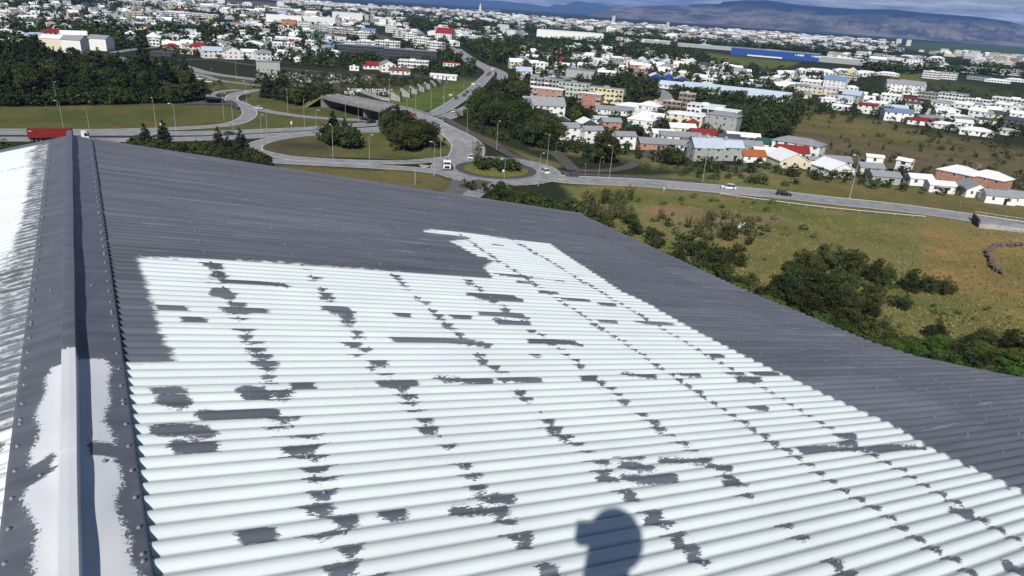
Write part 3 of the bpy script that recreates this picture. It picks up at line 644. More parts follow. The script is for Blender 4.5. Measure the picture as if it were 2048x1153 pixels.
# ------------------------------------------------------------------ water and mountains
M_SEA = mat('sea_water', (.10,.15,.22), .25, 0, .1, .002, coord='World')
flat_poly('water', [(1000,21.8),(900,21),(760,26),(694,21),(629,11),(512,-2),(400,-12),(0,-44),(-700,-92),(-700,-96.8),(0,-49),(560,-11),(690,9),(800,20),(900,20),(1000,19.6)], .5, M_SEA)
flat_poly('tidal_flat', [(-200,-45),(300,-16),(420,0),(512,3),(600,12),(640,17),(512,15),(380,4),(280,-6),(-200,-38)], .6, mat('tidal_mud', (.12,.085,.06), .9, 0, .2, .01, coord='World'))
flat_poly('river_mouth', [(340,0),(400,3),(512,12),(650,20),(600,19),(512,14.6),(380,6)], .7, M_SEA)
M_ROCK = None
def mountain_mat(name, lo, hi, up, zt):
    m = bpy.data.materials.new(name); m.use_nodes = True; t = m.node_tree; b = t.nodes['Principled BSDF']; L = t.links.new
    g = N(t, 'ShaderNodeNewGeometry'); q = N(t, 'ShaderNodeTexNoise', i_Scale=.0016, i_Detail=8, i_Roughness=.62); mp = N(t, 'ShaderNodeMapping'); mp.inputs['Scale'].default_value = (1, 1, 2.2)
    L(g.outputs['Position'], mp.inputs[0]); L(mp.outputs[0], q.inputs[0]); r = N(t, 'ShaderNodeValToRGB'); e = r.color_ramp.elements
    e[0].position = .42; e[0].color = (*lo, 1); e[1].position = .58; e[1].color = (*hi, 1); L(q.outputs[0], r.inputs[0])
    sp = N(t, 'ShaderNodeSeparateXYZ'); L(g.outputs['Position'], sp.inputs[0])
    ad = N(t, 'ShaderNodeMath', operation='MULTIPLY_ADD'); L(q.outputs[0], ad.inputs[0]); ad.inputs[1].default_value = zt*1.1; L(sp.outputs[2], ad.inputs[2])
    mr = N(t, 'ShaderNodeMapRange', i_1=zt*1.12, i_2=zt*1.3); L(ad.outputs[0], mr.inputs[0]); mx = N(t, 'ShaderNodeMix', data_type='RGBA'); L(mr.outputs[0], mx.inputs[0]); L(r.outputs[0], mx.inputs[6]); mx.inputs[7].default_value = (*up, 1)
    L(mx.outputs[2], b.inputs['Base Color']); b.inputs['Roughness'].default_value = .95; return m
def mountain(name, sky_px, dist_m, depth, m, seed, lab=None, gull=1.0):
    """a massif whose crest follows the traced skyline; its foot stands nearer, its back farther"""
    xs = np.arange(sky_px[0][0], sky_px[-1][0]+1, 3.0 if dist_m < 20000 else 5.0); ys = np.interp(xs, [p[0] for p in sky_px], [p[1] for p in sky_px])
    r = np.array([ray(x, y) for x, y in zip(xs, ys)]); hz = np.hypot(r[:, 0], r[:, 1]); ux, uy = r[:, 0]/hz, r[:, 1]/hz; crest = 50+dist_m*r[:, 2]/hz
    rg = np.random.default_rng(seed); ns = 42; u = np.linspace(0, 1, ns)
    cx_ = np.arange(len(xs)); g1 = sum(a*np.sin(cx_*f_+p) for a, f_, p in [(1, .11, 1), (.7, .23, 2), (.5, .47, 0), (.35, .9, 3)])
    g2 = sum(a*np.sin(cx_*f_+p) for a, f_, p in [(1, .31, 4), (.8, .67, 1.5), (.6, 1.3, .3)])
    V = []
    for i in range(len(xs)):
        row = []
        for q in u:
            dd_ = dist_m-depth*(1-q)+0; prof = q**1.15*(.62+.38*q)+.0; bump_ = gull*(g1[i]*.055+g2[i]*.03)*math.sin(math.pi*q)*(1+.6*math.sin(q*9+i*.05))
            h = crest[i]*min(1, max(0, prof+bump_)) if q < 1 else crest[i]
            k = dd_+gull*depth*.05*g1[i]*math.sin(math.pi*q); row.append((ux[i]*k, uy[i]*k, max(h, -2) if q > 0 else -2))
        row.append((ux[i]*(dist_m+depth*.5), uy[i]*(dist_m+depth*.5), crest[i]*.98)); row.append((ux[i]*(dist_m+depth), uy[i]*(dist_m+depth), -2)); V += row
    me = np_mesh(name, V, grid_faces(len(xs), ns+2)[:, ::-1], m, smooth=True); return mesh_obj(name, me, kind='structure')
M_MT = mountain_mat('mountain_rock_shaded_top', (.045,.042,.042), (.23,.19,.15), (.006,.008,.014), 430)  # near-black upper slopes: cloud shadow painted into the rock colour
M_MT2 = mountain_mat('far_mountain_rock', (.04,.045,.05), (.06,.06,.06), (.03,.035,.045), 500)
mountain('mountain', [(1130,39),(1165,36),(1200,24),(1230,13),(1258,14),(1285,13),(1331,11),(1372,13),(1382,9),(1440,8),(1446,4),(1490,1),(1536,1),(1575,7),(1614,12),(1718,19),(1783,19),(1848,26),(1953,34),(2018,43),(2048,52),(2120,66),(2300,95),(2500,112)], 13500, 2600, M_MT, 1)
mountain('mountain', [(560,-24),(640,-22),(700,-12),(800,-6),(900,-1),(1000,2),(1040,6),(1065,9),(1095,14),(1110,9),(1128,11),(1155,2),(1182,7),(1192,6),(1215,12),(1238,11),(1262,14),(1320,22),(1400,30)], 24000, 4000, M_MT2, 2, gull=.5)

# ------------------------------------------------------------------ the air
hz = MB(); hz.box(-24000, 26000, -1500, 29500, -4, 640)
mh = bpy.data.materials.new('haze_air'); mh.use_nodes = True; t = mh.node_tree; t.nodes.remove(t.nodes['Principled BSDF'])
pv = N(t, 'ShaderNodeVolumePrincipled'); pv.inputs['Color'].default_value = (.20, .44, 1, 1); pv.inputs['Density'].default_value = 4.6e-5; pv.inputs['Anisotropy'].default_value = 0
t.links.new(pv.outputs[0], t.nodes['Material Output'].inputs['Volume'])
hz.build('haze', mh, kind='stuff')
# ------------------------------------------------------------------ houses
def house_geo(kind, L, Wd, H, pitch, ov=.35):
    """returns wall MB and roof MB in local metres, base at z=0, ridge along x (types G,H), flat roof (F)"""
    w = MB(); r = MB(); a, b_ = L/2, Wd/2; th = .22
    if kind == 'G':
        rh = b_*pitch; w.add([(-a, -b_, 0), (a, -b_, 0), (a, b_, 0), (-a, b_, 0), (-a, -b_, H), (a, -b_, H), (a, b_, H), (-a, b_, H), (-a, 0, H+rh), (a, 0, H+rh)],
            [(0, 1, 5, 4), (2, 3, 7, 6), (1, 2, 6, 9, 5), (3, 0, 4, 8, 7)])
        e = ov; dz = e*pitch
        for s in (-1, 1):
            x0, x1 = -a-e, a+e; y1 = s*(b_+e); z1 = H-dz
            v = [(x0, 0, H+rh), (x1, 0, H+rh), (x1, y1, z1), (x0, y1, z1)]
            r.add(v+[(p[0], p[1], p[2]+th) for p in v], [(0, 1, 2, 3), (4, 5, 6, 7), (0, 1, 5, 4), (1, 2, 6, 5), (2, 3, 7, 6), (3, 0, 4, 7)])
        return w, r, H+rh
    if kind == 'H':
        rh = b_*pitch; w.add([(-a, -b_, 0), (a, -b_, 0), (a, b_, 0), (-a, b_, 0), (-a, -b_, H), (a, -b_, H), (a, b_, H), (-a, b_, H)], [(0, 1, 5, 4), (1, 2, 6, 5), (2, 3, 7, 6), (3, 0, 4, 7)])
        e = ov; k = max(a-b_, a*.1); B = [(-a-e, -b_-e, H), (a+e, -b_-e, H), (a+e, b_+e, H), (-a-e, b_+e, H)]; R = [(-k, 0, H+rh), (k, 0, H+rh)]
        r.add([(p[0], p[1], p[2]-.2) for p in B]+B+R, [(0, 1, 2, 3), (0, 1, 5, 4), (1, 2, 6, 5), (2, 3, 7, 6), (3, 0, 4, 7), (4, 5, 9, 8), (5, 6, 9), (6, 7, 8, 9), (7, 4, 8)])
        return w, r, H+rh
    w.add([(-a, -b_, 0), (a, -b_, 0), (a, b_, 0), (-a, b_, 0), (-a, -b_, H), (a, -b_, H), (a, b_, H), (-a, b_, H)], [(0, 1, 5, 4), (1, 2, 6, 5), (2, 3, 7, 6), (3, 0, 4, 7)])
    r.box(-a-.12, a+.12, -b_-.12, b_+.12, H, H+.35); r.box(-a*.25, a*.1, -b_*.3, b_*.3, H+.35, H+1.3)
    return w, r, H
def win_rects(L, Wd, H, st, dens=1.0, rnd=random, big=False):
    """window rectangles on the front, back and two end walls: (face, u, z, w, h)"""
    out = []
    for face, ln in ((0, L), (2, L), (1, Wd), (3, Wd)):
        n = max(1, int(ln/(3.0 if not big else 2.7)*dens))
        for s in range(st):
            z = 1.1+s*2.75
            if z+1.3 > H+.1: continue
            for i in range(n):
                u = (i+.5)/n*ln-ln/2
                out.append((face, u, z, (1.0+.6*((i*7+s*3+int(L)) % 3)/2) if not big else 1.9, 1.25 if not (big and i % 2) else 1.6))
    return out
def rect_quad(L, Wd, face, u, z, w, h, pr=.03):
    a, b_ = L/2+pr, Wd/2+pr
    if face == 0: return [(u-w/2, -b_, z), (u+w/2, -b_, z), (u+w/2, -b_, z+h), (u-w/2, -b_, z+h)]
    if face == 2: return [(u+w/2, b_, z), (u-w/2, b_, z), (u-w/2, b_, z+h), (u+w/2, b_, z+h)]
    if face == 1: return [(a, u-w/2, z), (a, u+w/2, z), (a, u+w/2, z+h), (a, u-w/2, z+h)]
    return [(-a, u+w/2, z), (-a, u-w/2, z), (-a, u-w/2, z+h), (-a, u+w/2, z+h)]
WFR = mat('window_frame_paint', (.7, .7, .68), .6, 0, .05, 3)
_wm = {}
def window_mesh(w, h):
    k = (round(w, 1), round(h, 1))
    if k not in _wm:
        b = MB(); b.box(-w/2, w/2, -.035, .02, 0, h, 0); b.box(-w/2+.09, w/2-.09, -.045, 0, .09, h-.09, 1); b.box(w*.15, w*.15+.07, -.055, 0, .05, h-.05, 0); _wm[k] = b.mesh('window', [WFR, GLASS])
    return _wm[k]
HBOX = []     # picture boxes of the houses placed by hand
HOUSES = []   # footprints (x, y, radius)
ALLH = []     # everything to be built
def spec(x0, x1, yb, kind, rc, wc, yaw=12, st=1, hint='', pitch=.5, wr=.62, group=None, cat=None, nm=None, hero=True, H=None, z=0, label=None, lm=None, ch=0):
    xm = (x0+x1)/2; p = P(xm, yb); t = (p-Vector((0, 0, CAMZ))).length; wm = abs(x1-x0)*t/F; ya = rad(yaw)
    L = lm or wm/(abs(math.cos(ya))+wr*abs(math.sin(ya))); Wd = L*wr if L*wr < 13 or kind == 'F' else 13
    if kind == 'S': L, Wd = wm*.9, wm*.85
    az = math.atan2(p.x, p.y); c = p+Vector((math.sin(az), math.cos(az), 0))*Wd*.5
    ALLH.append(dict(x=c.x, y=c.y, rz=-az+ya+(math.pi/2 if kind == 'S' else 0), L=L, W=Wd, kind='G' if kind == 'S' else kind, rc=rc, wc=wc, st=st, hint=hint, pitch=pitch, H=H or (2.55*st+.2 if st < 3 else 2.75*st+.3), group=group, cat=cat, nm=nm, size=max(L, Wd)*F/t, hero=hero, px=wm*F/t, label=label, ch=ch))
    HOUSES.append((c.x, c.y, max(L, Wd)*.55)); HBOX.append((x0-2, x1+2, yb, (H or 2.75*st+.35+(0 if kind == 'F' else Wd*.5*pitch))*F/t))
hr = 'in the rows of houses right of the roundabout'
S_ = spec
# rows of houses on the right, near to far
S_(1040,1128,233,'G','g','w',14,2,'with small front gables above the roundabout trees',.75,.45,ch=3)
S_(1097,1135,252,'S','w','d',20,1,'just below the big grey roofed block'); S_(1107,1158,281,'G','g','w',24,2,'first of the row behind the roundabout trees'); S_(1158,1204,287,'G','g','w',24,2,'second in the row behind the roundabout trees')
S_(1153,1191,260,'S','w','d',22,1,'between grey roofs, gable toward the roundabout'); S_(1196,1240,268,'G','g','b',22,2,'beside a tall leafy tree'); S_(1183,1215,250,'G','l','w',20,1,'tucked behind the brick house')
S_(1221,1269,299,'G','g','w',24,2,'third in the row, right of the tall roadside tree'); S_(1248,1274,268,'G','n','b',22,1,'half hidden by trees'); S_(1270,1335,301,'G','g','b',18,1,'long and low at the front of the estate',.45)
S_(1331,1385,303,'G','g','w',18,1,'joined to the right of the low brick house',.45); S_(1299,1350,280,'G','w','w',16,1,'in the second row',.4); S_(1334,1389,268,'G','w','c',14,1,'in front of the long flat roofed hall',.4)
S_(1316,1399,286,'G','g','w',14,1,'long and low in the second row',.4,.4); S_(1376,1429,281,'G','r','c',14,1,'brightest roof of the estate',.5); S_(1372,1440,323,'G','l','g',26,2,'with tall chimneys and a round gable window',.8,ch=2)
S_(1432,1480,322,'G','l','g',26,2,'with a chimney, beside the grey gable house',.8,ch=1); S_(1377,1446,300,'G','g','w',16,1,'behind the chimneyed houses',.45); S_(1432,1477,291,'G','d','w',20,1,'with a steep dark roof',.6)
S_(1444,1519,304,'G','g','w',14,1,'long roof behind the rust coloured one',.45,.45); S_(1451,1515,286,'G','w','d',10,1,'wide white roof over dark carports',.35,.5); S_(1500,1548,318,'G','w','w',26,1,'right of the rust coloured roof')
S_(1476,1527,326,'G','o','w',26,1,'only rust coloured roof of the estate',.65,ch=1); S_(1409,1475,268,'H','g','g',-14,3,'three storeys, at the edge of the moor',.35); S_(1329,1407,252,'H','w','c',-10,2,'with a wide white roof above the estate',.2)
S_(1375,1446,232,'F','w','w',-10,2,'upper block of the modern white villa'); S_(1402,1477,242,'F','w','w',-12,2,'modern villa with a black glazed front',cat='villa'); S_(1295,1326,215,'F','c','c',8,1,'low cream block beside the brown school')
S_(1324,1362,223,'F','c','k',-8,2,'brown building with square bays'); S_(1356,1388,217,'F','c','k',-8,3,'taller brown block beside the bays'); S_(1188,1266,231,'G','g','w',8,1,'low villa behind the dark roofed house',.3,.45)
S_(1232,1305,224,'H','w','w',-8,1,'low, with a wide white roof below the yellow flats',.25); 
fl = 'flats'
S_(1060,1129,186,'F','g','g',-14,3,'three storey flats left of the pale green ones',wr=.3,cat=fl); S_(1116,1180,195,'F','g','n',-14,3,'flats with dark balconies',wr=.3,cat=fl); S_(1179,1247,207,'F','g','y',-14,3,'flats with dark balconies',wr=.3,cat=fl)
S_(1064,1128,209,'H','w','b',-14,3,'flats with a shallow white roof left of its twin',.15,.4,cat=fl); S_(1154,1204,219,'H','w','b',-16,3,'flats with a shallow white roof below the yellow ones',.15,.4,cat=fl)
S_(1132,1192,157,'F','s','s' if 0 else 'g',-10,1,'windowless dark warehouse among trees',H=6,cat='warehouse'); S_(1071,1094,148,'H','w','w',0,3,'round tower like building by the warehouse',.25,.9); S_(1029,1063,157,'G','l','w',12,2,'with steep blue-grey gables near the motorway bend',.7)
S_(1196,1230,152,'G','w','w',0,1,'right of the warehouse',.3); S_(1295,1323,167,'S','w','B',10,2,'with a bright blue gable'); S_(1323,1345,166,'S','l','B',10,2,'smaller blue gable in the blue row'); S_(1345,1376,167,'S','l','B',10,1,'last of the blue gabled row')
TERR = 1
for i, (xa, xb, yb_) in enumerate([(1318,1368,179),(1366,1436,186),(1434,1500,193),(1498,1577,203)]): S_(xa, xb, yb_, 'G', 'l', 'w', -12, 1, ['left end','second part','third part','right end'][i]+' of the long blue-grey roofed terrace', .75, .38, cat='terrace')
S_(1546,1639,313,'H','g','w',-14,2,'large, two storeys with a hipped grey roof by the moor',.4,.5); S_(1511,1566,302,'G','n','w',10,1,'only dark green roof beside the hipped house'); S_(1548,1611,318,'G','r','w',14,1,'dark red roof in front of the hipped white house',.55)
S_(1536,1604,336,'S','w','c',30,1,'broad white gable by the road'); S_(1611,1642,334,'G','g','c',24,1,'small, right of the red roof'); S_(1637,1695,337,'G','g','w',20,1,'behind the white cross gabled house',.45); S_(1631,1692,354,'S','w','w',40,1,'cross gabled, nearest the road on the left')
S_(1713,1760,350,'G','g','c',22,1,'right of the lamp post on the road',.5); S_(1734,1791,368,'G','g','g',26,1,'low under a broad grey roof by the meadow',.4); S_(1790,1817,350,'G','w','w',-20,2,'narrow and tall, white cladding'); S_(1811,1856,372,'G','w','w',28,1,'left of the long brick flats',.45)
S_(1877,1945,376,'H','w','b',-20,2,'left half of the long brick flats by the moor',.5,.7,cat=fl); S_(1938,2003,386,'H','w','b',-20,2,'right half of the long brick flats by the moor',.5,.7,cat=fl)
S_(1851,1900,386,'G','w','w',24,1,'low white roof in front of the brick flats',.35); S_(1914,1959,394,'S','g','w',34,1,'grey gable before the brick flats'); S_(1964,2018,408,'G','g','w',24,1,'second last by the road before the fence',.45); S_(2012,2062,411,'G','g','w',20,1,'last by the road at the frame edge',.5); S_(1731,1761,328,'G','w','w',10,1,'small white roof behind the trees',.35)
# hillside on the far right
for q in [(1921,1976,272,'w','w'),(1993,2028,271,'c','w'),(1815,1865,251,'r','w'),(1764,1816,243,'b','w'),(1716,1750,228,'r','w'),(1736,1770,223,'w','w'),(1837,1885,245,'g','g'),(1865,1911,259,'w','w'),(1894,1936,254,'w','w'),(1873,1912,227,'w','w'),(1786,1822,231,'g','w'),
          (1743,1777,215,'g','w'),(1764,1798,206,'w','w'),(1803,1841,206,'r','w'),(1966,2011,236,'d','y'),(1958,1985,249,'d','w'),(2020,2062,245,'w','w'),(2012,2062,261,'d','d'),(1903,1935,242,'w','w'),(1666,1698,222,'w','w'),(1639,1673,206,'w','w')]:
    S_(*q[:3],'H' if q[0] % 2 else 'G',q[3],q[4],random.choice([-14,10,16]),1 if q[0] % 4 else 2,'on the slope above the moor',.3,group='houses on the slope above the moor')
S_(1770,1810,188,'G','g','w',12,3,'stepped flats on the green slope',.5,cat=fl); S_(1797,1841,190,'G','g','w',-12,3,'right of the stepped flats on the green slope',.5,cat=fl); S_(1841,1880,200,'F','g','g',-10,2,'on the green slope'); S_(1880,1924,210,'F','g','w',-10,3,'on the green slope'); S_(1935,1973,214,'F','w','w',-8,2,'between the sloping flats'); S_(1994,2062,222,'F','w','w',-12,3,'long terrace of flats at the frame edge',wr=.3,cat=fl)
S_(1588,1617,186,'G','b','c',-14,2,'left of three joined cream houses',.3); S_(1615,1645,189,'G','l','c',-14,2,'middle of three joined cream houses',.3); S_(1643,1672,191,'G','l','c',-14,2,'right of three joined cream houses',.3); S_(1602,1640,176,'G','w','c',-10,2,'behind the three joined cream houses',.3)
S_(1648,1688,181,'G','b','w',-12,3,'tall, with a steep slate blue roof',.6); S_(1692,1713,182,'H','w','w',0,1,'small pyramid roof',.5); S_(1562,1597,175,'G','w','w',-8,1,'left of the cream houses',.3); S_(1678,1711,160,'F','c','c',-8,2,'on its own above the slope')
for q in [(1614,1664,146),(1669,1713,146),(1713,1752,150),(1757,1794,152)]: S_(*q,'H','w','w',-10,1,'in the row below the blue superstore',.3)
S_(1848,1876,158,'F','w','w',-8,3,'modern white cube on the hill top'); S_(1878,1908,159,'F','d','w',-8,3,'black and white cube on the hill top'); S_(1825,1862,141,'H','w','w',-10,1,'wide white roof beyond the hill',.25); S_(1940,1976,161,'F','d','g',-8,2,'dark cube on the hill'); S_(1976,2013,166,'H','w','w',-8,1,'white roof on the hill',.3); S_(2015,2044,164,'H','w','w',-8,1,'last white roof on the hill',.3)
for i, q in enumerate([(1898,1948,145),(1950,2000,148),(2002,2062,152)]): S_(*q,'F','s','w',-8,3,['left','middle','right'][i]+' block of the long white row on the hill',wr=.25,cat=fl)
for i in range(5): S_(1943+i*17,1958+i*17,131+i*1.2,'F','w','w',-8,4,'in the row of tower flats behind the hill',wr=.8,cat=fl,group='row of tower flats behind the hill')
# big halls
S_(1472,1628,117,'F','g','B',-6,1,'superstore with a long blue front',H=11,wr=.4,cat='superstore',nm='superstore'); S_(1627,1760,129,'F','w','g',-6,1,'long pale warehouse right of the blue superstore',H=8,wr=.3,cat='warehouse')
S_(1075,1204,79,'H','w','w',-4,1,'huge white sports hall',.12,.45,H=14,cat='sports hall'); S_(1232,1292,83,'H','w','w',-5,1,'white hall right of the sports hall',.1,H=6,cat='hall'); S_(1290,1340,88,'F','w','g',-5,1,'low hall in the industrial strip',H=6,cat='hall'); S_(1360,1470,98,'F','l','g',-5,1,'long low hall left of the blue superstore',H=6,cat='hall',wr=.25)
S_(668,722,39,'H','w','w',0,1,'white hall by the river mouth',.15,H=14,cat='hall'); S_(722,745,40,'F','d','d',0,3,'black block by the river mouth'); S_(538,600,46,'F','w','w',-4,2,'white works hall',H=12,wr=.35,cat='hall'); S_(598,668,49,'F','w','w',-4,2,'second white works hall',H=12,wr=.35,cat='hall'); S_(566,592,53,'F','r','b',-4,1,'red hall',H=9,cat='hall')
S_(897,918,57,'F','r','b',-4,1,'red hall beyond the motorway',H=9,cat='hall'); S_(856,903,73,'H','w','w',-4,1,'domed white hall',.3,.8,H=6,cat='hall'); S_(908,932,76,'H','w','w',-4,1,'smaller domed white hall',.4,.9,H=5,cat='hall')
S_(679,774,112,'F','s','d',-9,3,'left wing of the long dark school',wr=.25,cat='school'); S_(772,874,121,'F','s','d',-9,3,'right wing of the long dark school',wr=.25,cat='school'); S_(688,712,94,'F','w','w',-6,2,'left of the big white flats')
S_(716,762,101,'F','w','w',-8,3,'left block of the big white flats',wr=.35,cat=fl); S_(752,800,107,'F','w','w',-8,4,'right block of the big white flats',wr=.35,cat=fl)
for i, (cx_, yb_, w_) in enumerate([(785,66,26),(803,76,32),(823,86,34),(847,97,38),(872,108,36)]): S_(cx_-w_/2,cx_+w_/2,yb_,'F','w','w',-30,4,['farthest','second','third','fourth','nearest'][i]+' of the white flats beside the motorway',wr=.5,cat=fl)
# left part of the town
S_(92,135,103,'G','w','c',-28,3,'tall beige gable wall above the wood',.35,.8); S_(135,175,116,'G','g','w',-28,4,'tall white gable wall above the wood',.4,.9); S_(185,224,102,'G','g','w',-28,3,'blank white gable right of the other two',.35,.9); S_(129,170,84,'G','w','w',10,2,'behind the tall gable walls',.5)
S_(91,130,79,'H','r','w',10,2,'red roof at the upper left'); S_(53,91,80,'H','l','w',10,1,'pale blue roof at the upper left'); S_(382,417,108,'H','r','c',-8,2,'hipped red roof by the junction',.6); S_(368,386,105,'G','g','c',10,2,'beside the hipped red roof'); S_(406,443,117,'G','l','w',14,2,'with twin gables by the junction',.6)
S_(443,484,119,'S','g','w',10,2,'grey gable by the junction'); S_(484,514,119,'G','w','w',10,2,'with a red porch by the junction'); S_(329,365,97,'G','w','w',6,1,'wide white gable left of the red roof'); S_(301,319,93,'F','w','w',-10,2,'small white cube'); S_(307,346,113,'F','d','d',-12,1,'black modern house by the junction')
S_(365,390,81,'H','w','w',8,1,'with a red annex'); S_(466,492,78,'F','w','w',-12,3,'stepped white house'); S_(414,433,84,'G','w','w',10,1,'small white gable'); S_(208,224,62,'H','b','p',8,2,'blue roof with pinkish walls'); S_(277,301,71,'G','t','y',-14,3,'tall pale yellow house'); S_(227,246,75,'S','r','w',10,1,'red gable')
S_(242,288,14,'F','w','w',-6,4,'large white block at the top edge',cat=fl); S_(250,284,38,'F','c','c',-4,3,'cream flats',cat=fl,wr=.3); S_(329,400,37,'F','w','w',-4,3,'long white flats',cat=fl,wr=.25); S_(323,357,81,'H','g','w',6,1,'with a hipped grey roof')
S_(613,629,101,'F','w','w',-8,3,'white cube with a red edge'); S_(512,541,122,'G','g','w',14,2,'with a steep grey roof by the road'); S_(517,561,146,'F','s','g',-8,1,'grey box beside the cemetery',H=6.5,cat='service building'); S_(700,718,142,'F','w','w',-6,1,'low white by the cemetery')
S_(725,762,139,'G','r','w',10,1,'red roofed by the cemetery',.6); S_(759,791,145,'S','g','w',10,2,'grey gable by the cemetery'); S_(780,819,150,'G','t','w',6,1,'brown roofed by the cemetery',.4); S_(798,858,137,'F','w','w',-6,2,'white office beside the cemetery'); S_(861,915,160,'G','w','w',-10,1,'low white chapel roof at the end of the cemetery',.2,.4,cat='chapel'); S_(887,921,134,'F','r','w',-6,1,'with a long red front')
for q in [(528,543,88),(552,572,87),(576,597,89),(546,564,99),(569,588,99)]: S_(*q,'F' if q[0] % 2 else 'G','w','w',8,2,'in the hillside rows left of the motorway',.4,group='white houses in the hillside rows left of the motorway')
# --- the rest of the town, sampled district by district
DIST = [ # polygon, count, size range m, hint, storeys
 ([(0,10),(300,8),(520,24),(640,58),(700,90),(690,112),(600,125),(480,112),(380,112),(300,92),(230,80),(180,62),(0,62)], 640, (9,16), 'in the suburb on the left of the picture'),
 ([(0,60),(60,70),(60,95),(0,100)], 10, (10,15), 'at the far left above the wood'),
 ([(520,22),(800,32),(1030,48),(1060,75),(900,95),(800,55),(720,50),(760,95),(690,80),(600,55)], 330, (12,28), 'in the district beyond the junction'),
 ([(880,60),(1060,82),(1250,88),(1330,105),(1400,128),(1300,160),(1200,150),(1060,165),(1015,130)], 200, (10,15), 'among trees right of the motorway bend'),
 ([(1300,122),(1560,145),(1740,150),(1720,160),(1600,172),(1560,190),(1400,172),(1300,160)], 150, (10,15), 'on the wooded hill above the blue-grey terrace'),
 ([(1560,190),(1700,200),(1760,225),(1640,212)], 12, (11,15), 'below the three joined cream houses'), ([(1900,240),(2060,250),(2060,280),(1960,265)], 8, (11,15), 'on the slope above the moor'),
 ([(1180,205),(1330,232),(1400,262),(1320,275),(1230,250)], 16, (10,14), 'in the middle of the estate'), ([(1040,240),(1150,255),(1260,275),(1250,285),(1100,262)], 8, (10,13), 'at the upper end of the estate'), ([(1700,190),(1850,205),(2060,225),(2060,262),(1880,250),(1740,215)], 40, (10,14), 'on the slope above the moor'),
]
FAR = [([(560,6),(700,16),(850,24),(1000,26),(1100,36),(1250,48),(1400,58),(1600,70),(1800,86),(1800,112),(1600,100),(1400,88),(1200,72),(1000,52),(800,34),(650,26),(560,14)], 1350, (13,26)),
       ([(1000,30),(1300,52),(1500,64),(1700,78),(1780,86),(1700,92),(1400,70),(1200,58),(1000,42)], 700, (18,36)),
       ([(0,-20),(300,-4),(430,6),(640,30),(640,44),(400,22),(200,6),(0,4)], 520, (13,26)), ([(1650,112),(1760,118),(1900,128),(1880,142),(1760,136)], 190, (10,26)), ([(1840,104),(1960,108),(2060,118),(2060,128),(1900,116)], 60, (14,30)), ([(560,-2),(720,12),(1000,26),(1000,32),(700,20),(560,5)], 420, (14,30))]
def inside(x, y, poly): 
    ins = False; j = len(poly)-1
    for i in range(len(poly)):
        if (poly[i][1] > y) != (poly[j][1] > y) and x < (poly[j][0]-poly[i][0])*(y-poly[i][1])/(poly[j][1]-poly[i][1])+poly[i][0]: ins = not ins
        j = i
    return ins
def sample(poly, n, rnd):
    x0, x1 = min(p[0] for p in poly), max(p[0] for p in poly); y0, y1 = min(p[1] for p in poly), max(p[1] for p in poly); out = []; k = 0
    while len(out) < n and k < n*60:
        k += 1; x, y = rnd.uniform(x0, x1), rnd.uniform(y0, y1)
        if inside(x, y, poly): out.append((x, y))
    return out
RP = np.array(ROADPTS)
def road_free(x, y, r): return not (np.hypot(RP[:, 0]-x, RP[:, 1]-y) < RP[:, 2]+r).any()
rnd = random.Random(5); HA = np.array(HOUSES); NOH = [[(512,140),(760,150),(960,158),(1000,175),(880,225),(640,180),(330,150),(330,128),(520,132)], [(1330,97),(1460,112),(1560,125),(1560,142),(1440,128),(1330,112)]]
new = []
for poly, n, (s0, s1), hint in DIST:
    for x, y in sample(poly, n, rnd):
        if any(inside(x, y, q) for q in NOH): continue
        p = P(x, y); L = rnd.uniform(s0, s1)*.88; r = L*.5
        if (np.hypot(HA[:, 0]-p.x, HA[:, 1]-p.y) < HA[:, 2]+r).any() or not road_free(p.x, p.y, r*.8): continue
        HA = np.vstack([HA, [p.x, p.y, r]]); t = (p-Vector((0, 0, 50))).length; kd = rnd.choices('GHFS', (5, 3, 2.5, 1.5))[0]; fl_ = L > 19
        ALLH.append(dict(x=p.x, y=p.y, rz=-math.atan2(p.x, p.y)+rad(rnd.choice([-20, -12, 14, 20, 80])), L=L, W=L*rnd.uniform(.5, .75), kind='G' if kd == 'S' else ('F' if fl_ else kd), rc=rnd.choices('wglrdtbn', (11, 6, 2, .45, 1, .5, .3, .1))[0], wc=rnd.choices('wcgybp', (10, 2, 1.6, .5, .3, .3))[0], st=rnd.choice([3, 3, 4]) if fl_ else rnd.choice([1, 1, 1, 2]), hint=hint, pitch=rnd.uniform(.35, .75), H=None, group='houses '+hint, cat=None, nm=None, size=L*F/t, hero=False, px=L*F/t, label=None, ch=0))
        ALLH[-1]['H'] = 2.75*ALLH[-1]['st']+.3
ALLH.sort(key=lambda h: -h['size']-(1000 if h['hero'] else 0))
IND, REST = ALLH[:300], ALLH[300:]
used_labels = set(); _shape = {}
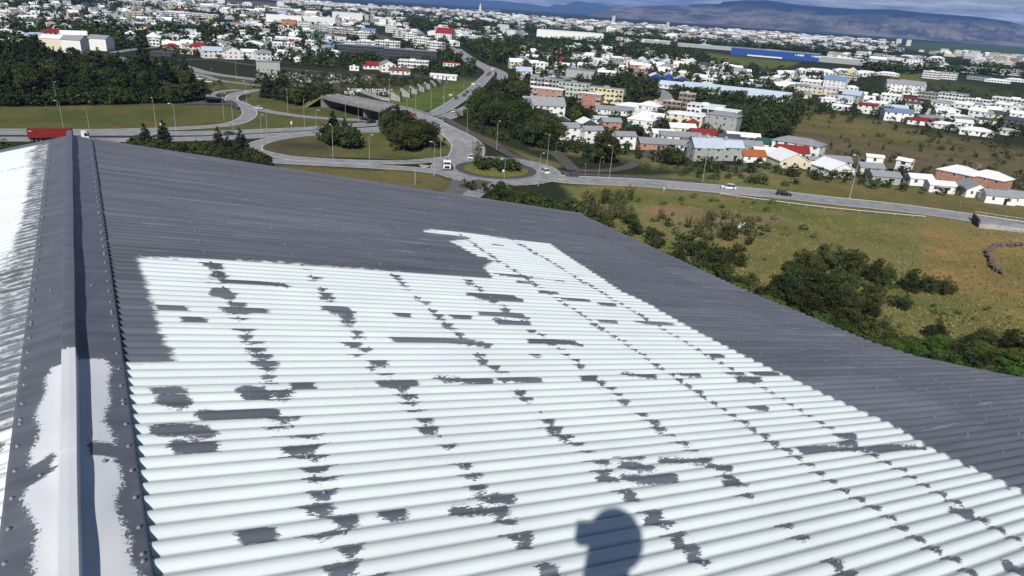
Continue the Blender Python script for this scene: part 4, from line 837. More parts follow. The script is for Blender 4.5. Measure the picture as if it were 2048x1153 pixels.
for h in IND:
    big = h['px'] > 30; st, H, L, Wd = h['st'], h['H'], h['L'], h['W']; flat = h['kind'] == 'F'
    nm = h['nm'] or {'flats': 'apartment_block', 'warehouse': 'warehouse', 'sports hall': 'sports_hall', 'hall': 'industrial_hall', 'school': 'school_building', 'terrace': 'terraced_house', 'villa': 'villa', 'chapel': 'chapel', 'service building': 'service_building'}.get(h['cat'], 'house')
    if nm == 'house' and h['cat']: nm = h['cat'].replace(' ', '_')
    cat = h['cat'] or 'house'; lab = f"{WALLC[h['wc']][0]} {cat if cat != 'flats' else 'flats'} with {ROOFC[h['rc']][0]} roof, {h['hint']}"
    w = lab.split()
    if len(w) > 16: lab = ' '.join(f"{WALLC[h['wc']][0]} {cat}, {h['hint']}".split()[:16])
    root = empty(nm, (h['x'], h['y'], 0), h['rz'], label=lab, cat=cat)
    if h['group']: root['group'] = h['group']
    elif lab in used_labels: root['group'] = 'look alike houses '+h['hint'].split(',')[0]
    used_labels.add(lab)
    wb, rb, top = house_geo(h['kind'], L, Wd, H, h['pitch'])
    blank = cat in ('warehouse', 'sports hall', 'hall', 'superstore') or 'windowless' in h['hint'] or 'blank' in h['hint'] or 'gable wall' in h['hint']
    rects = [] if blank else win_rects(L, Wd, H, st, big=flat and st > 1, dens=1.15 if flat else .9)
    ind = big and not blank and len(rects) <= 60 and h['size'] > 36
    if not ind:
        for q in rects:
            if q[0] == 2 and h['px'] < 40: continue
            wb.add(rect_quad(L, Wd, *q), [(0, 1, 2, 3)], 1)
    if cat == 'flats' and st >= 3 and big:
        bb = MB()
        for s in range(1, st):
            for u in np.linspace(-L/2+L/10, L/2-L/10, max(2, int(L/7))): bb.box(u-1.5, u+1.5, -Wd/2-1.1, -Wd/2-.02, s*2.75-.1, s*2.75+.95)
        bb.build('balconies', wallm('g' if h['wc'] != 'g' else 'w'), root)
    mesh_obj('wall', wb.mesh('wall', [wallm(h['wc']), GLASS]), root); rf = mesh_obj('roof', rb.mesh('roof', roofm(h['rc'])), root)
    for k in range(h['ch']):
        cb = MB(); xx = -L*.3+k*L*.3; cb.box(xx-.45, xx+.45, -.4, .4, top-.6, top+1.5); cb.box(xx-.52, xx+.52, -.47, .47, top+1.5, top+1.62); cb.build('chimney', wallm('g'), rf)
    if ind:
        for (face, u, z, w_, h_) in rects:
            if face == 2: continue
            o = mesh_obj('window', window_mesh(w_, h_), root)
            a, b_ = L/2, Wd/2; o.location = {0: (u, -b_, z), 2: (u, b_, z), 1: (a, u, z), 3: (-a, u, z)}[face]; o.rotation_euler = (0, 0, {0: 0, 2: math.pi, 1: math.pi/2, 3: -math.pi/2}[face])
        db = MB(); db.box(L*.1, L*.1+1.0, -Wd/2-.05, -Wd/2, 0, 2.1); db.build('door', DARKM, root)
    if cat == 'superstore':
        sb = MB()
        for x0 in (L*.24, L*.42):
            for k, w_ in enumerate((1.2, 2.6, 2.6, 2.8)): lb = MB(); lb.box(x0+k*3.4, x0+k*3.4+w_, -Wd/2-.25, -Wd/2-.02, 6.6, 9.0); lb.build('sign_letter', wallm('w'), root)
        sb.box(-L*.3, L*.1, -Wd/2-.3, -Wd/2-.02, .2, 2.2); sb.build('shop_front', wallm('w'), root)
    if 'black glazed' in h['hint']:
        gb = MB(); 
        for s in range(2): gb.box(-L/2+.5, L/2-.5, -Wd/2-.1, -Wd/2-.03, .5+2.75*s, 2.6+2.75*s)
        gb.build('glazed_front', GLASS, root)
        gb = MB()
        for u in np.linspace(-L/2+.2, L/2-.2, 6): gb.box(u-.2, u+.2, -Wd/2-.5, -Wd/2-.12, 0, 5.8)
        gb.build('column', wallm('w'), root)
# everything smaller: two merged town masses
STM = [wallm(k) for k in 'wcgyb']+[roofm(k) for k in 'wglrdtbn']+[GLASS]; WI = {k: i for i, k in enumerate('wcgyb')}; RI = {k: 5+i for i, k in enumerate('wglrdtbn')}
big = MB()
def emit(h, mbx):
    wb, rb, _ = house_geo(h['kind'], h['L'], h['W'], h['H'], h['pitch'], .25); c, s = math.cos(h['rz']), math.sin(h['rz'])
    f = lambda v: (h['x']+c*v[0]-s*v[1], h['y']+s*v[0]+c*v[1], v[2])
    mbx.add([f(v) for v in wb.v], wb.f, WI.get(h['wc'], 0)); mbx.add([f(v) for v in rb.v], rb.f, RI.get(h['rc'], 5))
    for k in range(h['st']):
        z = 1.0+2.75*k; n = max(2, int(h['L']/4))
        for i in range(n): u = (i+.5)/n*h['L']-h['L']/2; mbx.add([f(v) for v in rect_quad(h['L'], h['W'], 0, u, z, 1.7, 1.2)], [(0, 1, 2, 3)], 13)
for h in REST: emit(h, big)
for poly, n, (s0, s1) in FAR:
    for x, y in sample(poly, n, rnd):
        p = P(x, y)
        if p.y > 9000: continue
        L = rnd.uniform(s0, s1); kd = rnd.choice('GHFF'); st = rnd.choice([1, 2, 2, 3]) if L < 24 else rnd.choice([2, 3, 4, 5])
        emit(dict(x=p.x, y=p.y, rz=-math.atan2(p.x, p.y)+rad(rnd.uniform(-40, 40)), L=L, W=L*rnd.uniform(.35, .6), kind=kd, rc=rnd.choices('wglrdt', (8, 5, 3, .8, 1.5, .5))[0], wc=rnd.choices('wcgyb', (9, 3, 2, .6, .3))[0], st=st, pitch=rnd.uniform(.3, .6), H=2.9*st), big)
big.build('distant_houses', STM, kind='stuff', label='the many small houses of the town spreading to the horizon')
# church tower on the skyline of the town
cp = P(960, 27); ct = empty('church', (cp.x, cp.y, 0), -math.atan2(cp.x, cp.y), label='tall pale church tower with stepped wings standing above the distant town', cat='church'); sc_ = (cp.length)/1400
b = MB(); hgt = 17*sc_
for k, (w_, z0, z1) in enumerate([(5, 0, .38), (4, .38, .62), (3, .62, .8), (1.6, .8, 1.0)]): b.box(-w_*sc_*.5, w_*sc_*.5, -w_*sc_*.5, w_*sc_*.5, hgt*z0, hgt*z1)
b.build('tower', wallm('c'), ct); b = MB()
for k in range(1, 5): 
    for s in (-1, 1): b.box(s*(2.5+k*.9-.45)*sc_-.45*sc_, s*(2.5+k*.9-.45)*sc_+.45*sc_, -sc_, sc_, 0, hgt*(.42-.085*k))
b.build('wing', wallm('c'), ct)
for (x, y0, w_, hh) in [(1226,40,7,12),(745,35,8,10),(733,35,8,9),(597,30,8,9),(1335,47,6,7),(1580,70,8,8),(1660,76,9,8),(1795,84,10,9),(1815,86,9,9),(1170,48,5,8),(1100,33,5,5)]:
    p = P(x, y0+6); s2 = p.length/1400; r_ = empty('tower_block', (p.x, p.y, 0), -math.atan2(p.x, p.y)+.3, label='pale high rise block standing out of the distant town', cat='tower block', group='high rise blocks in the distant town'); b = MB(); b.box(-w_*s2*.4, w_*s2*.4, -w_*s2*.3, w_*s2*.3, 0, hh*s2)
    for k in range(1, 8): b.box(-w_*s2*.4-.3, w_*s2*.4+.3, -w_*s2*.3-.3, w_*s2*.3+.3, hh*s2*k/8, hh*s2*k/8+hh*s2*.05, 1)
    b.build('wall', [wallm('w'), wallm('g')], r_); b = MB(); b.box(-w_*s2*.42, w_*s2*.42, -w_*s2*.32, w_*s2*.32, hh*s2, hh*s2+2); b.build('roof', roofm('g'), r_)
# ------------------------------------------------------------------ foliage
def leaf_mat(name, lo, hi):
    m = bpy.data.materials.new(name); m.use_nodes = True; t = m.node_tree; b = t.nodes['Principled BSDF']; L = t.links.new
    g = N(t, 'ShaderNodeNewGeometry'); q = N(t, 'ShaderNodeTexNoise', i_Scale=.55, i_Detail=5, i_Roughness=.75); L(g.outputs['Position'], q.inputs[0])
    r = N(t, 'ShaderNodeValToRGB'); e = r.color_ramp.elements; e[0].position = .38; e[0].color = (*lo, 1); e[1].position = .64; e[1].color = (*hi, 1); L(q.outputs[0], r.inputs[0])
    oi = N(t, 'ShaderNodeObjectInfo'); hs = N(t, 'ShaderNodeHueSaturation'); a = N(t, 'ShaderNodeMapRange', i_3=.6, i_4=1.65); c = N(t, 'ShaderNodeMapRange', i_3=.462, i_4=.525)
    L(oi.outputs['Random'], a.inputs[0]); L(a.outputs[0], hs.inputs['Value']); mu = N(t, 'ShaderNodeMath', operation='FRACT'); m3 = N(t, 'ShaderNodeMath', operation='MULTIPLY', i_1=7.3); L(oi.outputs['Random'], m3.inputs[0]); L(m3.outputs[0], mu.inputs[0]); L(mu.outputs[0], c.inputs[0]); L(c.outputs[0], hs.inputs['Hue'])
    L(r.outputs[0], hs.inputs['Color']); L(hs.outputs[0], b.inputs['Base Color']); b.inputs['Roughness'].default_value = .75; b.inputs['Specular IOR Level'].default_value = .15; return m
LM = dict(con=leaf_mat('spruce_needles', (.012,.020,.009), (.036,.048,.019)), dec=leaf_mat('broad_leaves', (.018,.030,.010), (.062,.074,.021)), shr=leaf_mat('shrub_leaves', (.017,.027,.010), (.062,.078,.023)), wil=leaf_mat('willow_leaves', (.045,.055,.022), (.105,.11,.045)), grn=leaf_mat('lush_leaves', (.035,.065,.012), (.07,.115,.022)))
def leaves(n, centers, radii, size, rg, shell=.75, flat=0):
    """n leaf cards spread through ellipsoid clumps -> verts, faces; size varies"""
    k = rg.choice(len(centers), n, p=(radii.prod(1)**(2/3)+.0015)/np.sum(radii.prod(1)**(2/3)+.0015)); d = rg.normal(size=(n, 3)); d /= np.linalg.norm(d, axis=1)[:, None]
    r = shell+(1-shell)*rg.random(n); r[rg.random(n) < .25] *= .6; c = centers[k]+d*radii[k]*r[:, None]
    nn = d*radii[k].max(1)[:, None]**-1; nn = d+rg.normal(size=(n, 3))*.75; nn /= np.linalg.norm(nn, axis=1)[:, None]
    a = np.cross(nn, rg.normal(size=(n, 3))); a /= np.linalg.norm(a, axis=1)[:, None]; b = np.cross(nn, a); s = size*(.5+rg.random(n)*.9)[:, None]; b *= .7
    j = lambda: 1+.35*(rg.random((n, 1))-.5)
    v = np.stack([c-a*s*j(), c-b*s*j()+nn*s*.2, c+a*s*j(), c+b*s*j()-nn*s*.15], 1).reshape(-1, 3); return v, np.arange(4*n).reshape(-1, 4)
def crown(kind, seed, n, size):
    rg = np.random.default_rng(seed)
    if kind == 'con':
        c, r = [], []
        for i in range(16):
            h = .12+.86*(i/15)**.95; w = .26*(1-h)**.8+.012; m = max(1, int(7*(1-h))+1)
            for q in range(m): a = 6.28*(q+rg.random())/m; k = w*(.55+.35*rg.random()); c.append((k*math.cos(a), k*math.sin(a), h-k*.25+.02*rg.normal())); r.append((w*.45+.03, w*.45+.03, .05+.02*rg.random()))
        return leaves(n, np.array(c), np.array(r), size, rg, .5)
    if kind == 'sap':   # upright whippy willow
        c, r = [], []
        for q in range(16): a = rg.random()*6.28; d = rg.random()**.6*.42; h = .55+.45*rg.random()*(1-d*.8); c += [(d*math.cos(a)*z, d*math.sin(a)*z, h*z) for z in (.35, .6, .85, 1.0)]; r += [(.06, .06, .11), (.055, .055, .11), (.04, .04, .1), (.02, .02, .07)]
        return leaves(n, np.array(c), np.array(r), size, rg, .3)
    lowbase = kind in ('shr', 'grn'); m = 26 if lowbase else 22; c, r = [], []
    for q in range(m):
        a = rg.random()*6.28; u = rg.random(); h = (.12+.75*u) if lowbase else (.3+.6*u); w = (.52*math.sqrt(max(.05, 1-((h-.15)/.9)**2)) if lowbase else .36*math.sin(math.pi*min(.95, (h-.12)/.95+.08))**.7)
        d = w*(.35+.6*rg.random()); k = .10+.09*rg.random(); c.append((d*math.cos(a), d*math.sin(a), h)); r.append((k*1.15, k*1.15, k*.85))
    c.append((0, 0, .45)); r.append((.22, .22, .3))
    for q in range(26): a = rg.random()*6.28; h = .2+.78*rg.random(); w = (.6 if lowbase else .44)*math.sin(math.pi*min(.97, h*.75+.2)); c.append((w*math.cos(a), w*math.sin(a), h)); r.append((.045, .045, .05))
    return leaves(n, np.array(c), np.array(r), size, rg)
CR = {}
def get_crowns(kind, n, size, cnt, tagk):
    base = {'con': 'con', 'dec': 'dec', 'shr': 'shr', 'grn': 'grn', 'sap': 'wil'}[kind]; out = []
    for i in range(cnt): v, f = crown(kind, 50+i*7+len(kind)*3+ord(kind[0]), n, size); out.append(np_mesh('crown', v, f, LM[base]))
    CR[(kind, tagk)] = out
get_crowns('con', 2600, .028, 4, 'n'); get_crowns('dec', 2200, .034, 4, 'n'); get_crowns('shr', 2200, .036, 5, 'n'); get_crowns('shr', 6500, .021, 5, 'h'); get_crowns('grn', 6500, .021, 4, 'h'); get_crowns('sap', 1500, .022, 5, 'n'); get_crowns('dec', 5200, .021, 3, 'h'); get_crowns('con', 4200, .022, 2, 'h')
LOW = {k: [crown(k, 900+i, 70 if k != 'con' else 60, .105 if k != 'con' else .085)[0].astype(np.float32) for i in range(3)] for k in ('con', 'dec', 'shr')}
def trunk_mesh(kind):
    b = MB(); rg = random.Random(len(kind))
    if kind == 'con': b.tube([(0, 0, -.02), (0, 0, .4), (0, 0, .97)], [.018, .012, .002], 6)
    elif kind == 'dec':
        b.tube([(0, 0, -.02), (.01, 0, .2), (0, .01, .5), (.01, 0, .8)], [.024, .018, .011, .003], 6)
        for a in (0, 1.3, 2.5, 3.7, 5): b.tube([(0, 0, .25+a*.03), (.12*math.cos(a), .12*math.sin(a), .42+a*.02), (.24*math.cos(a), .24*math.sin(a), .6+a*.02)], [.011, .007, .002], 5)
    else:
        for a in (0, .9, 1.9, 2.9, 4, 5.1): b.tube([(.02*math.cos(a), .02*math.sin(a), -.02), (.14*math.cos(a), .14*math.sin(a), .3), (.24*math.cos(a), .24*math.sin(a), .62+.05*math.sin(a*3))], [.013, .008, .002], 5)
    return b.mesh('trunk', BARK)
TR = {k: trunk_mesh(k) for k in ('con', 'dec', 'shr')}; TR['grn'] = TR['sap'] = TR['shr']
TREES = []
HA2 = HA
def tree(x, y, h, kind, grp, wide=1.0, prio=0, lab=None, world=None):
    p = world if world is not None else P(x, y); t = (p-Vector((0, 0, 50))).length; TREES.append(dict(p=p, h=h, k=kind, g=grp, w=wide, s=h*F/t+prio, t=t, lab=lab))
trn = random.Random(21)
HB = np.array(HBOX)
def clear_view(x, y, h, cover=.38):
    """keep planted trees low enough that the houses behind them stay visible, as in the gardens of the photograph"""
    s = F/T(x, y); r = h*.45*s; m = (HB[:, 0] < x+r) & (HB[:, 1] > x-r) & (HB[:, 2] <= y+.5) & (HB[:, 2] > y-h*s)
    if not m.any(): return h
    lim = ((y-HB[m, 2])+HB[m, 3]*cover).min()/s
    return min(h, lim)
def wood(poly, n, h, kinds, grp, wide=(.85, 1.2), roads=True, houses=True, prio=0):
    global HA2
    for x, y in sample(poly, n, trn):
        p = P(x, y)
        if roads and not road_free(p.x, p.y, .5): continue
        if houses:
            d = np.hypot(HA2[:, 0]-p.x, HA2[:, 1]-p.y)
            if (d < HA2[:, 2]*.95+.5).any(): continue
        hh_ = trn.uniform(*h)
        if grp in ('est', 'hill', 'town', 'front', 'moor'):
            hh_ = clear_view(x, y, hh_, {'front': .5, 'hill': .62, 'est': .5}.get(grp, .4))
            if hh_ < 1.4 and h[0] > 1.4: continue
        tree(x, y, hh_, trn.choice(kinds), grp, trn.uniform(*wide), prio)
TINFO = {'wood': ('dark tree of the dense wood left of the slip road', 'trees of the dense wood left of the slip road')}
def G(k, lab): TINFO[k] = (lab, lab.replace('tree in', 'trees in').replace('bush', 'bushes', 1) if 'bush' in lab else lab+' group')
G('wood', 'dark tree in the dense wood beyond the left grass field'); G('isl1', 'dark tree in the clump on the slip road island'); G('isl2', 'tree in the small clump on the oval grass island'); G('isl3', 'broadleaf tree in the large clump before the bridge')
G('round', 'low bush covering the roundabout island'); G('hedge', 'dark bush in the thick hedge behind the roof, left of the junction'); G('motor', 'tree in the dark wood right of the motorway bend'); G('edge', 'bush along the lower edge of the grey roof')
G('front', 'bush in the green strip before the rows of houses'); G('meadow', 'large dark leafy bush in the meadow by the roof eave'); G('lush', 'bright green bush in the thicket below the roof eave'); G('sap', 'thin pale willow bush standing in the meadow'); G('moor', 'small bush scattered over the brown moor')
G('est', 'tree in the gardens between the estate houses'); G('town', 'tree in the gardens of the town'); G('hill', 'dark tree in the woods on the right hillside')
# left wood
wood([(-60,205),(-60,120),(40,118),(130,135),(250,150),(330,158),(395,172),(405,190),(380,204),(300,206),(120,208),(20,213)], 135, (9, 15), ['con', 'con', 'con', 'dec', 'dec'], 'wood', (.9, 1.2))
for x, y, h in [(80,158,21),(62,150,19),(96,168,20),(130,160,16),(205,172,18),(228,178,15),(245,182,18),(290,184,20),(300,176,18),(278,188,17),(335,192,18),(342,196,15),(325,196,14),(30,165,21),(112,172,18),(44,180,18),(10,160,20),(265,182,16)]: tree(x, y, h, 'con', 'wood', 1.15)
for x in range(14, 380, 9): tree(x+trn.uniform(-3, 3), 213-x*.022+trn.uniform(-3, 1), trn.uniform(4.5, 7.5), 'shr', 'wood', 1.2)
for x in range(330, 405, 8): tree(x, 203+trn.uniform(-4, 1), trn.uniform(6, 9), 'dec', 'wood', 1.3)
wood([(430,170),(400,182),(425,188),(455,180)], 5, (4,6), ['dec'], 'wood')
# clumps of the interchange
wood([(518,184),(545,182),(590,188),(642,210),(640,216),(600,216),(560,206),(522,196)], 26, (6.5, 9.5), ['dec', 'dec', 'con'], 'isl1', (.95, 1.35), roads=False)
tree(535, 196, 12, 'con', 'isl1', 1.2); tree(560, 200, 12.5, 'con', 'isl1', 1.3); tree(653, 206, 9.5, 'dec', 'isl1', 1.3, lab='single round tree right of the clump on the slip road island'); tree(645,207,7,'dec','isl1',1.2); tree(660,207,6.5,'dec','isl1',1.2)
wood([(650,282),(690,282),(728,296),(722,300),(680,296),(652,292)], 11, (5.5, 8), ['dec', 'shr'], 'isl2', (1, 1.3)); tree(668, 288, 11.5, 'con', 'isl2', 1.3, lab='tall pointed tree of the small clump on the oval grass island'); tree(690, 284, 9, 'con', 'isl2', 1.0)
wood([(768,262),(800,258),(838,272),(860,296),(845,303),(800,303),(785,285)], 26, (6.5, 9.5), ['dec'], 'isl3', (1.1, 1.4), roads=False); tree(795, 268, 11.5, 'con', 'isl3', 1.4); tree(782,262,9,'dec','isl3',1.3)
# roundabout planting
for k in range(46):
    a = trn.uniform(0, 6.28); d = 8.2*math.sqrt(trn.random()); tree(0, 0, trn.uniform(1.8, 3.2), 'shr', 'round', 1.5, world=Vector((RC.x+d*math.cos(a), RC.y+d*math.sin(a)*.8+1, .5)))
tree(954, 331, 10.5, 'sap', 'round', .55, 50, 'tall thin tree on the far left edge of the roundabout'); 
# hedge behind the roof
for i in range(70):
    x = trn.uniform(252, 528); y = 300+(x-252)*.13+trn.uniform(-6, 10); tree(x, y, trn.uniform(3.6, 5.6), trn.choice(['dec', 'shr', 'shr']), 'hedge', 1.3)
for x, y, h in [(294,308,9.5),(331,310,10.5),(440,312,9),(484,318,9.5),(458,316,7)]: tree(x, y, h, 'con', 'hedge', 1.3, 20, f'pointed tree rising above the hedge, {["first","second","third","fourth","fifth"][[294,331,440,484,458].index(x)]} one')
tree(2, 302, 4, 'shr', 'hedge', 1.2)
# wood right of the motorway
wood([(925,238),(955,216),(985,196),(1012,172),(1035,185),(1050,225),(1100,270),(1120,296),(1095,302),(1050,292),(1010,268),(960,250)], 120, (6.5, 12), ['dec', 'dec', 'con'], 'motor', (1, 1.3)); wood([(1005,165),(1040,150),(1060,170),(1050,220),(1030,215)], 50, (5, 9), ['dec'], 'motor')
wood([(915,240),(935,228),(1015,285),(1000,288)], 16, (2.5, 5), ['shr'], 'motor'); wood([(1040,285),(1110,290),(1150,325),(1120,318)], 14, (3, 6), ['dec', 'shr', 'con'], 'motor')
# green strip before the houses
wood([(1080,285),(1130,288),(1180,300),(1280,312),(1345,330),(1400,330),(1400,342),(1300,325),(1250,318),(1150,308),(1090,300)], 60, (2.6, 5), ['shr', 'dec', 'con'], 'front', (1, 1.5), houses=False)
wood([(1345,328),(1480,330),(1560,342),(1640,352),(1700,362),(1860,385),(1860,392),(1690,372),(1560,352),(1350,342)], 70, (2.0, 3.8), ['shr', 'dec'], 'front', (1, 1.6), houses=False); wood([(1280,330),(1420,345),(1600,368),(1560,374),(1400,358),(1280,345)], 40, (1.2, 2.4), ['grn', 'shr'], 'front', (1.4, 2))
tree(1207, 328, 11.5, 'dec', 'front', 1.1, 30, 'tall leafy roadside tree before the white grey roofed houses'); tree(1216, 326, 7, 'dec', 'front', 1.2); tree(1197, 326, 6, 'con', 'front', 1.2); tree(1268, 288, 8, 'dec', 'est', 1.3); tree(1172,318,6,'con','front',1.2); tree(1340,322,6,'dec','front',1.4); tree(1352,330,6,'dec','front',1.4)
# along the roof edge and in the meadow
for i in range(46):
    x = trn.uniform(985, 1165); y = 392+(x-985)*.20+trn.uniform(-2, 22); tree(x, y, trn.uniform(2.6, 4.2), trn.choice(['shr', 'dec', 'shr']), 'edge', 1.25)
for i in range(72):
    x = trn.uniform(1150, 1560); y = 436+(x-1150)*.43+trn.uniform(-12, 34); tree(x, y, trn.uniform(1.7, 3.9), trn.choice(['shr', 'shr', 'sap', 'grn']), 'edge', 1.3)
for x, y, h in [(930,378,3),(945,384,3.5),(965,388,3.5),(1000,395,4.5),(1020,398,4),(985,392,3.5)]: tree(x, y, h, 'dec', 'edge', 1.2)
for i in range(26): tree(trn.uniform(1165, 1265), trn.uniform(398, 452), trn.uniform(3.2, 5.5), 'sap', 'sap', 1.0)
for i in range(20): tree(trn.uniform(1365, 1520), trn.uniform(432, 492), trn.uniform(3.0, 4.6), 'sap', 'sap', 1.25)
for x, y, h, w_ in [(1455,480,4,1.4),(1300,480,3,1.2),(1262,452,3,1.2),(1335,452,2.2,1.2),(1350,470,2,1.2),(1240,440,2.4,1),(1470,530,4.2,1.2),(1400,520,5,1.5),(1430,545,5,1.4),(1370,505,4.4,1.4),(1310,492,3.2,1.4),(1450,560,3,1.3),(1268,470,3,1.3)]: tree(x, y, h*1.15, 'shr', 'edge', w_*.82)
for x, y, h, w_ in [(1655,540,5.0,1.5),(1610,545,4.6,1.4),(1700,548,4.8,1.4),(1580,585,5.4,1.4),(1630,600,5.6,1.5),(1680,590,5.2,1.5),(1560,605,4.6,1.3),(1600,625,5,1.4),(1650,640,5.4,1.4),(1700,625,4.8,1.3),(1755,565,4.4,1.35),(1740,610,4,1.3),(1825,582,4.0,1.4),(1885,588,3.4,1.3),(1800,618,3.0,1.3),(1770,575,3.6,1.2),(1860,585,3.0,1.3),(1720,655,4.4,1.4),(1760,680,4,1.4),(1872,680,3.6,1.0),(1965,695,3.0,1.4),(2020,705,3.6,1.4),(2060,720,3.8,1.4),(1930,700,2.6,1.4),(1690,660,4.4,1.4)]: tree(x, y, h*1.18, 'shr', 'meadow', w_*.78, 30)
for i in range(70):
    x = trn.uniform(1540, 2080); y = 640+(x-1540)*.2+trn.uniform(-18, 40)*(1 if x > 1640 else .5); tree(x, y, trn.uniform(1.5, 3.0), trn.choice(['grn', 'grn', 'shr']), 'lush', trn.uniform(1.3, 1.8), 15)
wood([(1500,500),(1700,520),(1900,600),(2048,640),(2048,670),(1850,640),(1560,600)], 22, (.6, 1.3), ['shr', 'grn', 'sap'], 'sap', (1, 1.8))
wood([(1220,420),(1600,440),(1640,480),(1400,470),(1230,440)], 40, (.6, 1.8), ['sap', 'shr', 'grn'], 'sap', (1, 1.6)); wood([(1180,385),(1400,395),(1600,412),(1560,425),(1250,405)], 16, (.8, 1.6), ['grn', 'shr'], 'sap', (1.2, 2))
# moor, hillsides, estates and the town
wood([(1560,215),(1700,235),(1900,275),(2048,300),(2048,390),(2010,385),(1850,360),(1700,320),(1600,280)], 90, (1.4, 3.2), ['shr', 'con', 'shr'], 'moor', (1, 1.6)); wood([(1560,190),(1720,215),(1760,232),(1700,240),(1600,225),(1555,205)], 40, (3, 6), ['shr', 'dec', 'dec'], 'hill', (1.1, 1.5)); wood([(1640,215),(1800,250),(2048,285),(2048,300),(1780,268),(1640,235)], 40, (2, 4.5), ['shr', 'dec'], 'hill')
wood([(1780,165),(1850,165),(2048,190),(2048,215),(1900,200),(1760,190)], 60, (3, 6), ['shr', 'dec', 'grn'], 'hill', (1.1, 1.5)); wood([(1700,165),(1800,185),(1900,225),(2048,255),(2048,285),(1850,262),(1740,230),(1700,200)], 150, (4, 7.5), ['dec', 'dec', 'con'], 'hill', (1, 1.4))
wood([(1060,200),(1320,222),(1560,300),(1560,330),(1330,312),(1230,300),(1110,275),(1050,230)], 190, (3.5, 7), ['dec', 'dec', 'con', 'shr'], 'est', (1, 1.35)); wood([(1200,195),(1300,180),(1480,205),(1620,215),(1580,270),(1480,240),(1420,215),(1300,205),(1240,215)], 100, (5, 9), ['dec', 'con', 'dec'], 'hill', (1, 1.35))
wood([(1480,190),(1560,205),(1570,290),(1500,285),(1440,230)], 80, (4, 8), ['dec', 'shr', 'shr'], 'hill', (1, 1.4)); wood([(1620,330),(1780,345),(1860,370),(1700,365)], 26, (3, 5.5), ['dec', 'shr'], 'est', (1, 1.4)); wood([(1820,372),(2048,402),(2048,410),(1830,385)], 18, (2, 4), ['dec', 'shr'], 'est')
wood([(1030,110),(1120,118),(1300,160),(1600,195),(1560,210),(1300,195),(1180,165),(1030,150)], 380, (6, 10), ['dec', 'con', 'dec'], 'hill', (1, 1.3)); wood([(1030,85),(1080,80),(1200,84),(1380,100),(1420,128),(1330,125),(1160,112),(1040,110)], 620, (8, 13), ['dec', 'con'], 'town', (1, 1.3)); wood([(1300,95),(1420,125),(1560,145),(1760,148),(1760,160),(1560,185),(1300,165)], 420, (6, 10), ['dec', 'con'], 'town', (1, 1.3))
wood([(0,8),(520,24),(700,62),(880,110),(1000,128),(930,150),(900,140),(700,118),(480,124),(220,98),(0,110)], 1350, (6, 11), ['dec', 'con', 'dec'], 'town', (1, 1.35)); wood([(540,120),(700,115),(860,128),(960,150),(900,158),(760,142),(560,132)], 110, (6, 10), ['dec', 'con'], 'town', (1, 1.3)); wood([(880,60),(1060,84),(1020,135),(985,125),(900,85)], 420, (8, 14), ['dec', 'con'], 'town', (1, 1.3)); wood([(845,82),(960,128),(975,128),(860,68)], 90, (6, 10), ['dec'], 'town')
FARW = [([(560,10),(700,20),(1000,30),(1250,52),(1500,68),(1800,90),(1800,125),(1500,98),(1200,80),(1000,60),(800,44),(640,36)], 5200), ([(0,-25),(400,2),(620,34),(620,46),(400,22),(0,8)], 800), ([(1050,32),(1180,40),(1130,46),(1040,40)], 260), ([(1700,120),(2060,140),(2060,156),(1900,150),(1750,150)], 320), ([(760,40),(1030,52),(1030,66),(840,62)], 420), ([(100,60),(500,70),(560,95),(200,85)], 60)]
for poly, n in FARW:
    for x, y in sample(poly, n, trn):
        p = P(x, y)
        if p.y < 9500: tree(x, y, trn.uniform(8, 15), trn.choice(['dec', 'con', 'dec']), 'town', 1.5)
# cemetery hedges
for i in range(260):
    x = trn.uniform(512, 880); r_ = trn.choice([148, 153, 158, 163, 169, 174]); y = r_+(x-512)*.035
    if y < 178 and y > 140+(x-512)*.02: tree(x, y+trn.uniform(-.5, .5), trn.uniform(1.8, 3.2), 'shr', 'cem', 1.4)
TINFO['cem'] = ('dark hedge bush between the grave rows', 'hedge bushes between the grave rows')
TREES.sort(key=lambda d: -d['s'])
def in_view(d):
    x, y, z = topx(np.array(d['p'])); return z > 0 and -60 < x < 2108 and y > -60
SMALL = {'shr', 'grn', 'sap'}
INV = [d for d in TREES if in_view(d)]; 
ti = [d for d in INV if d['k'] not in SMALL][:300]; bi = [d for d in INV if d['k'] in SMALL][:300]; chosen = set(id(d) for d in ti+bi)
lowv, lowf, lowm = [], [], []; off = 0; LI = {'con': 0, 'dec': 1, 'shr': 2, 'grn': 3, 'sap': 4}; seen_lab = set()
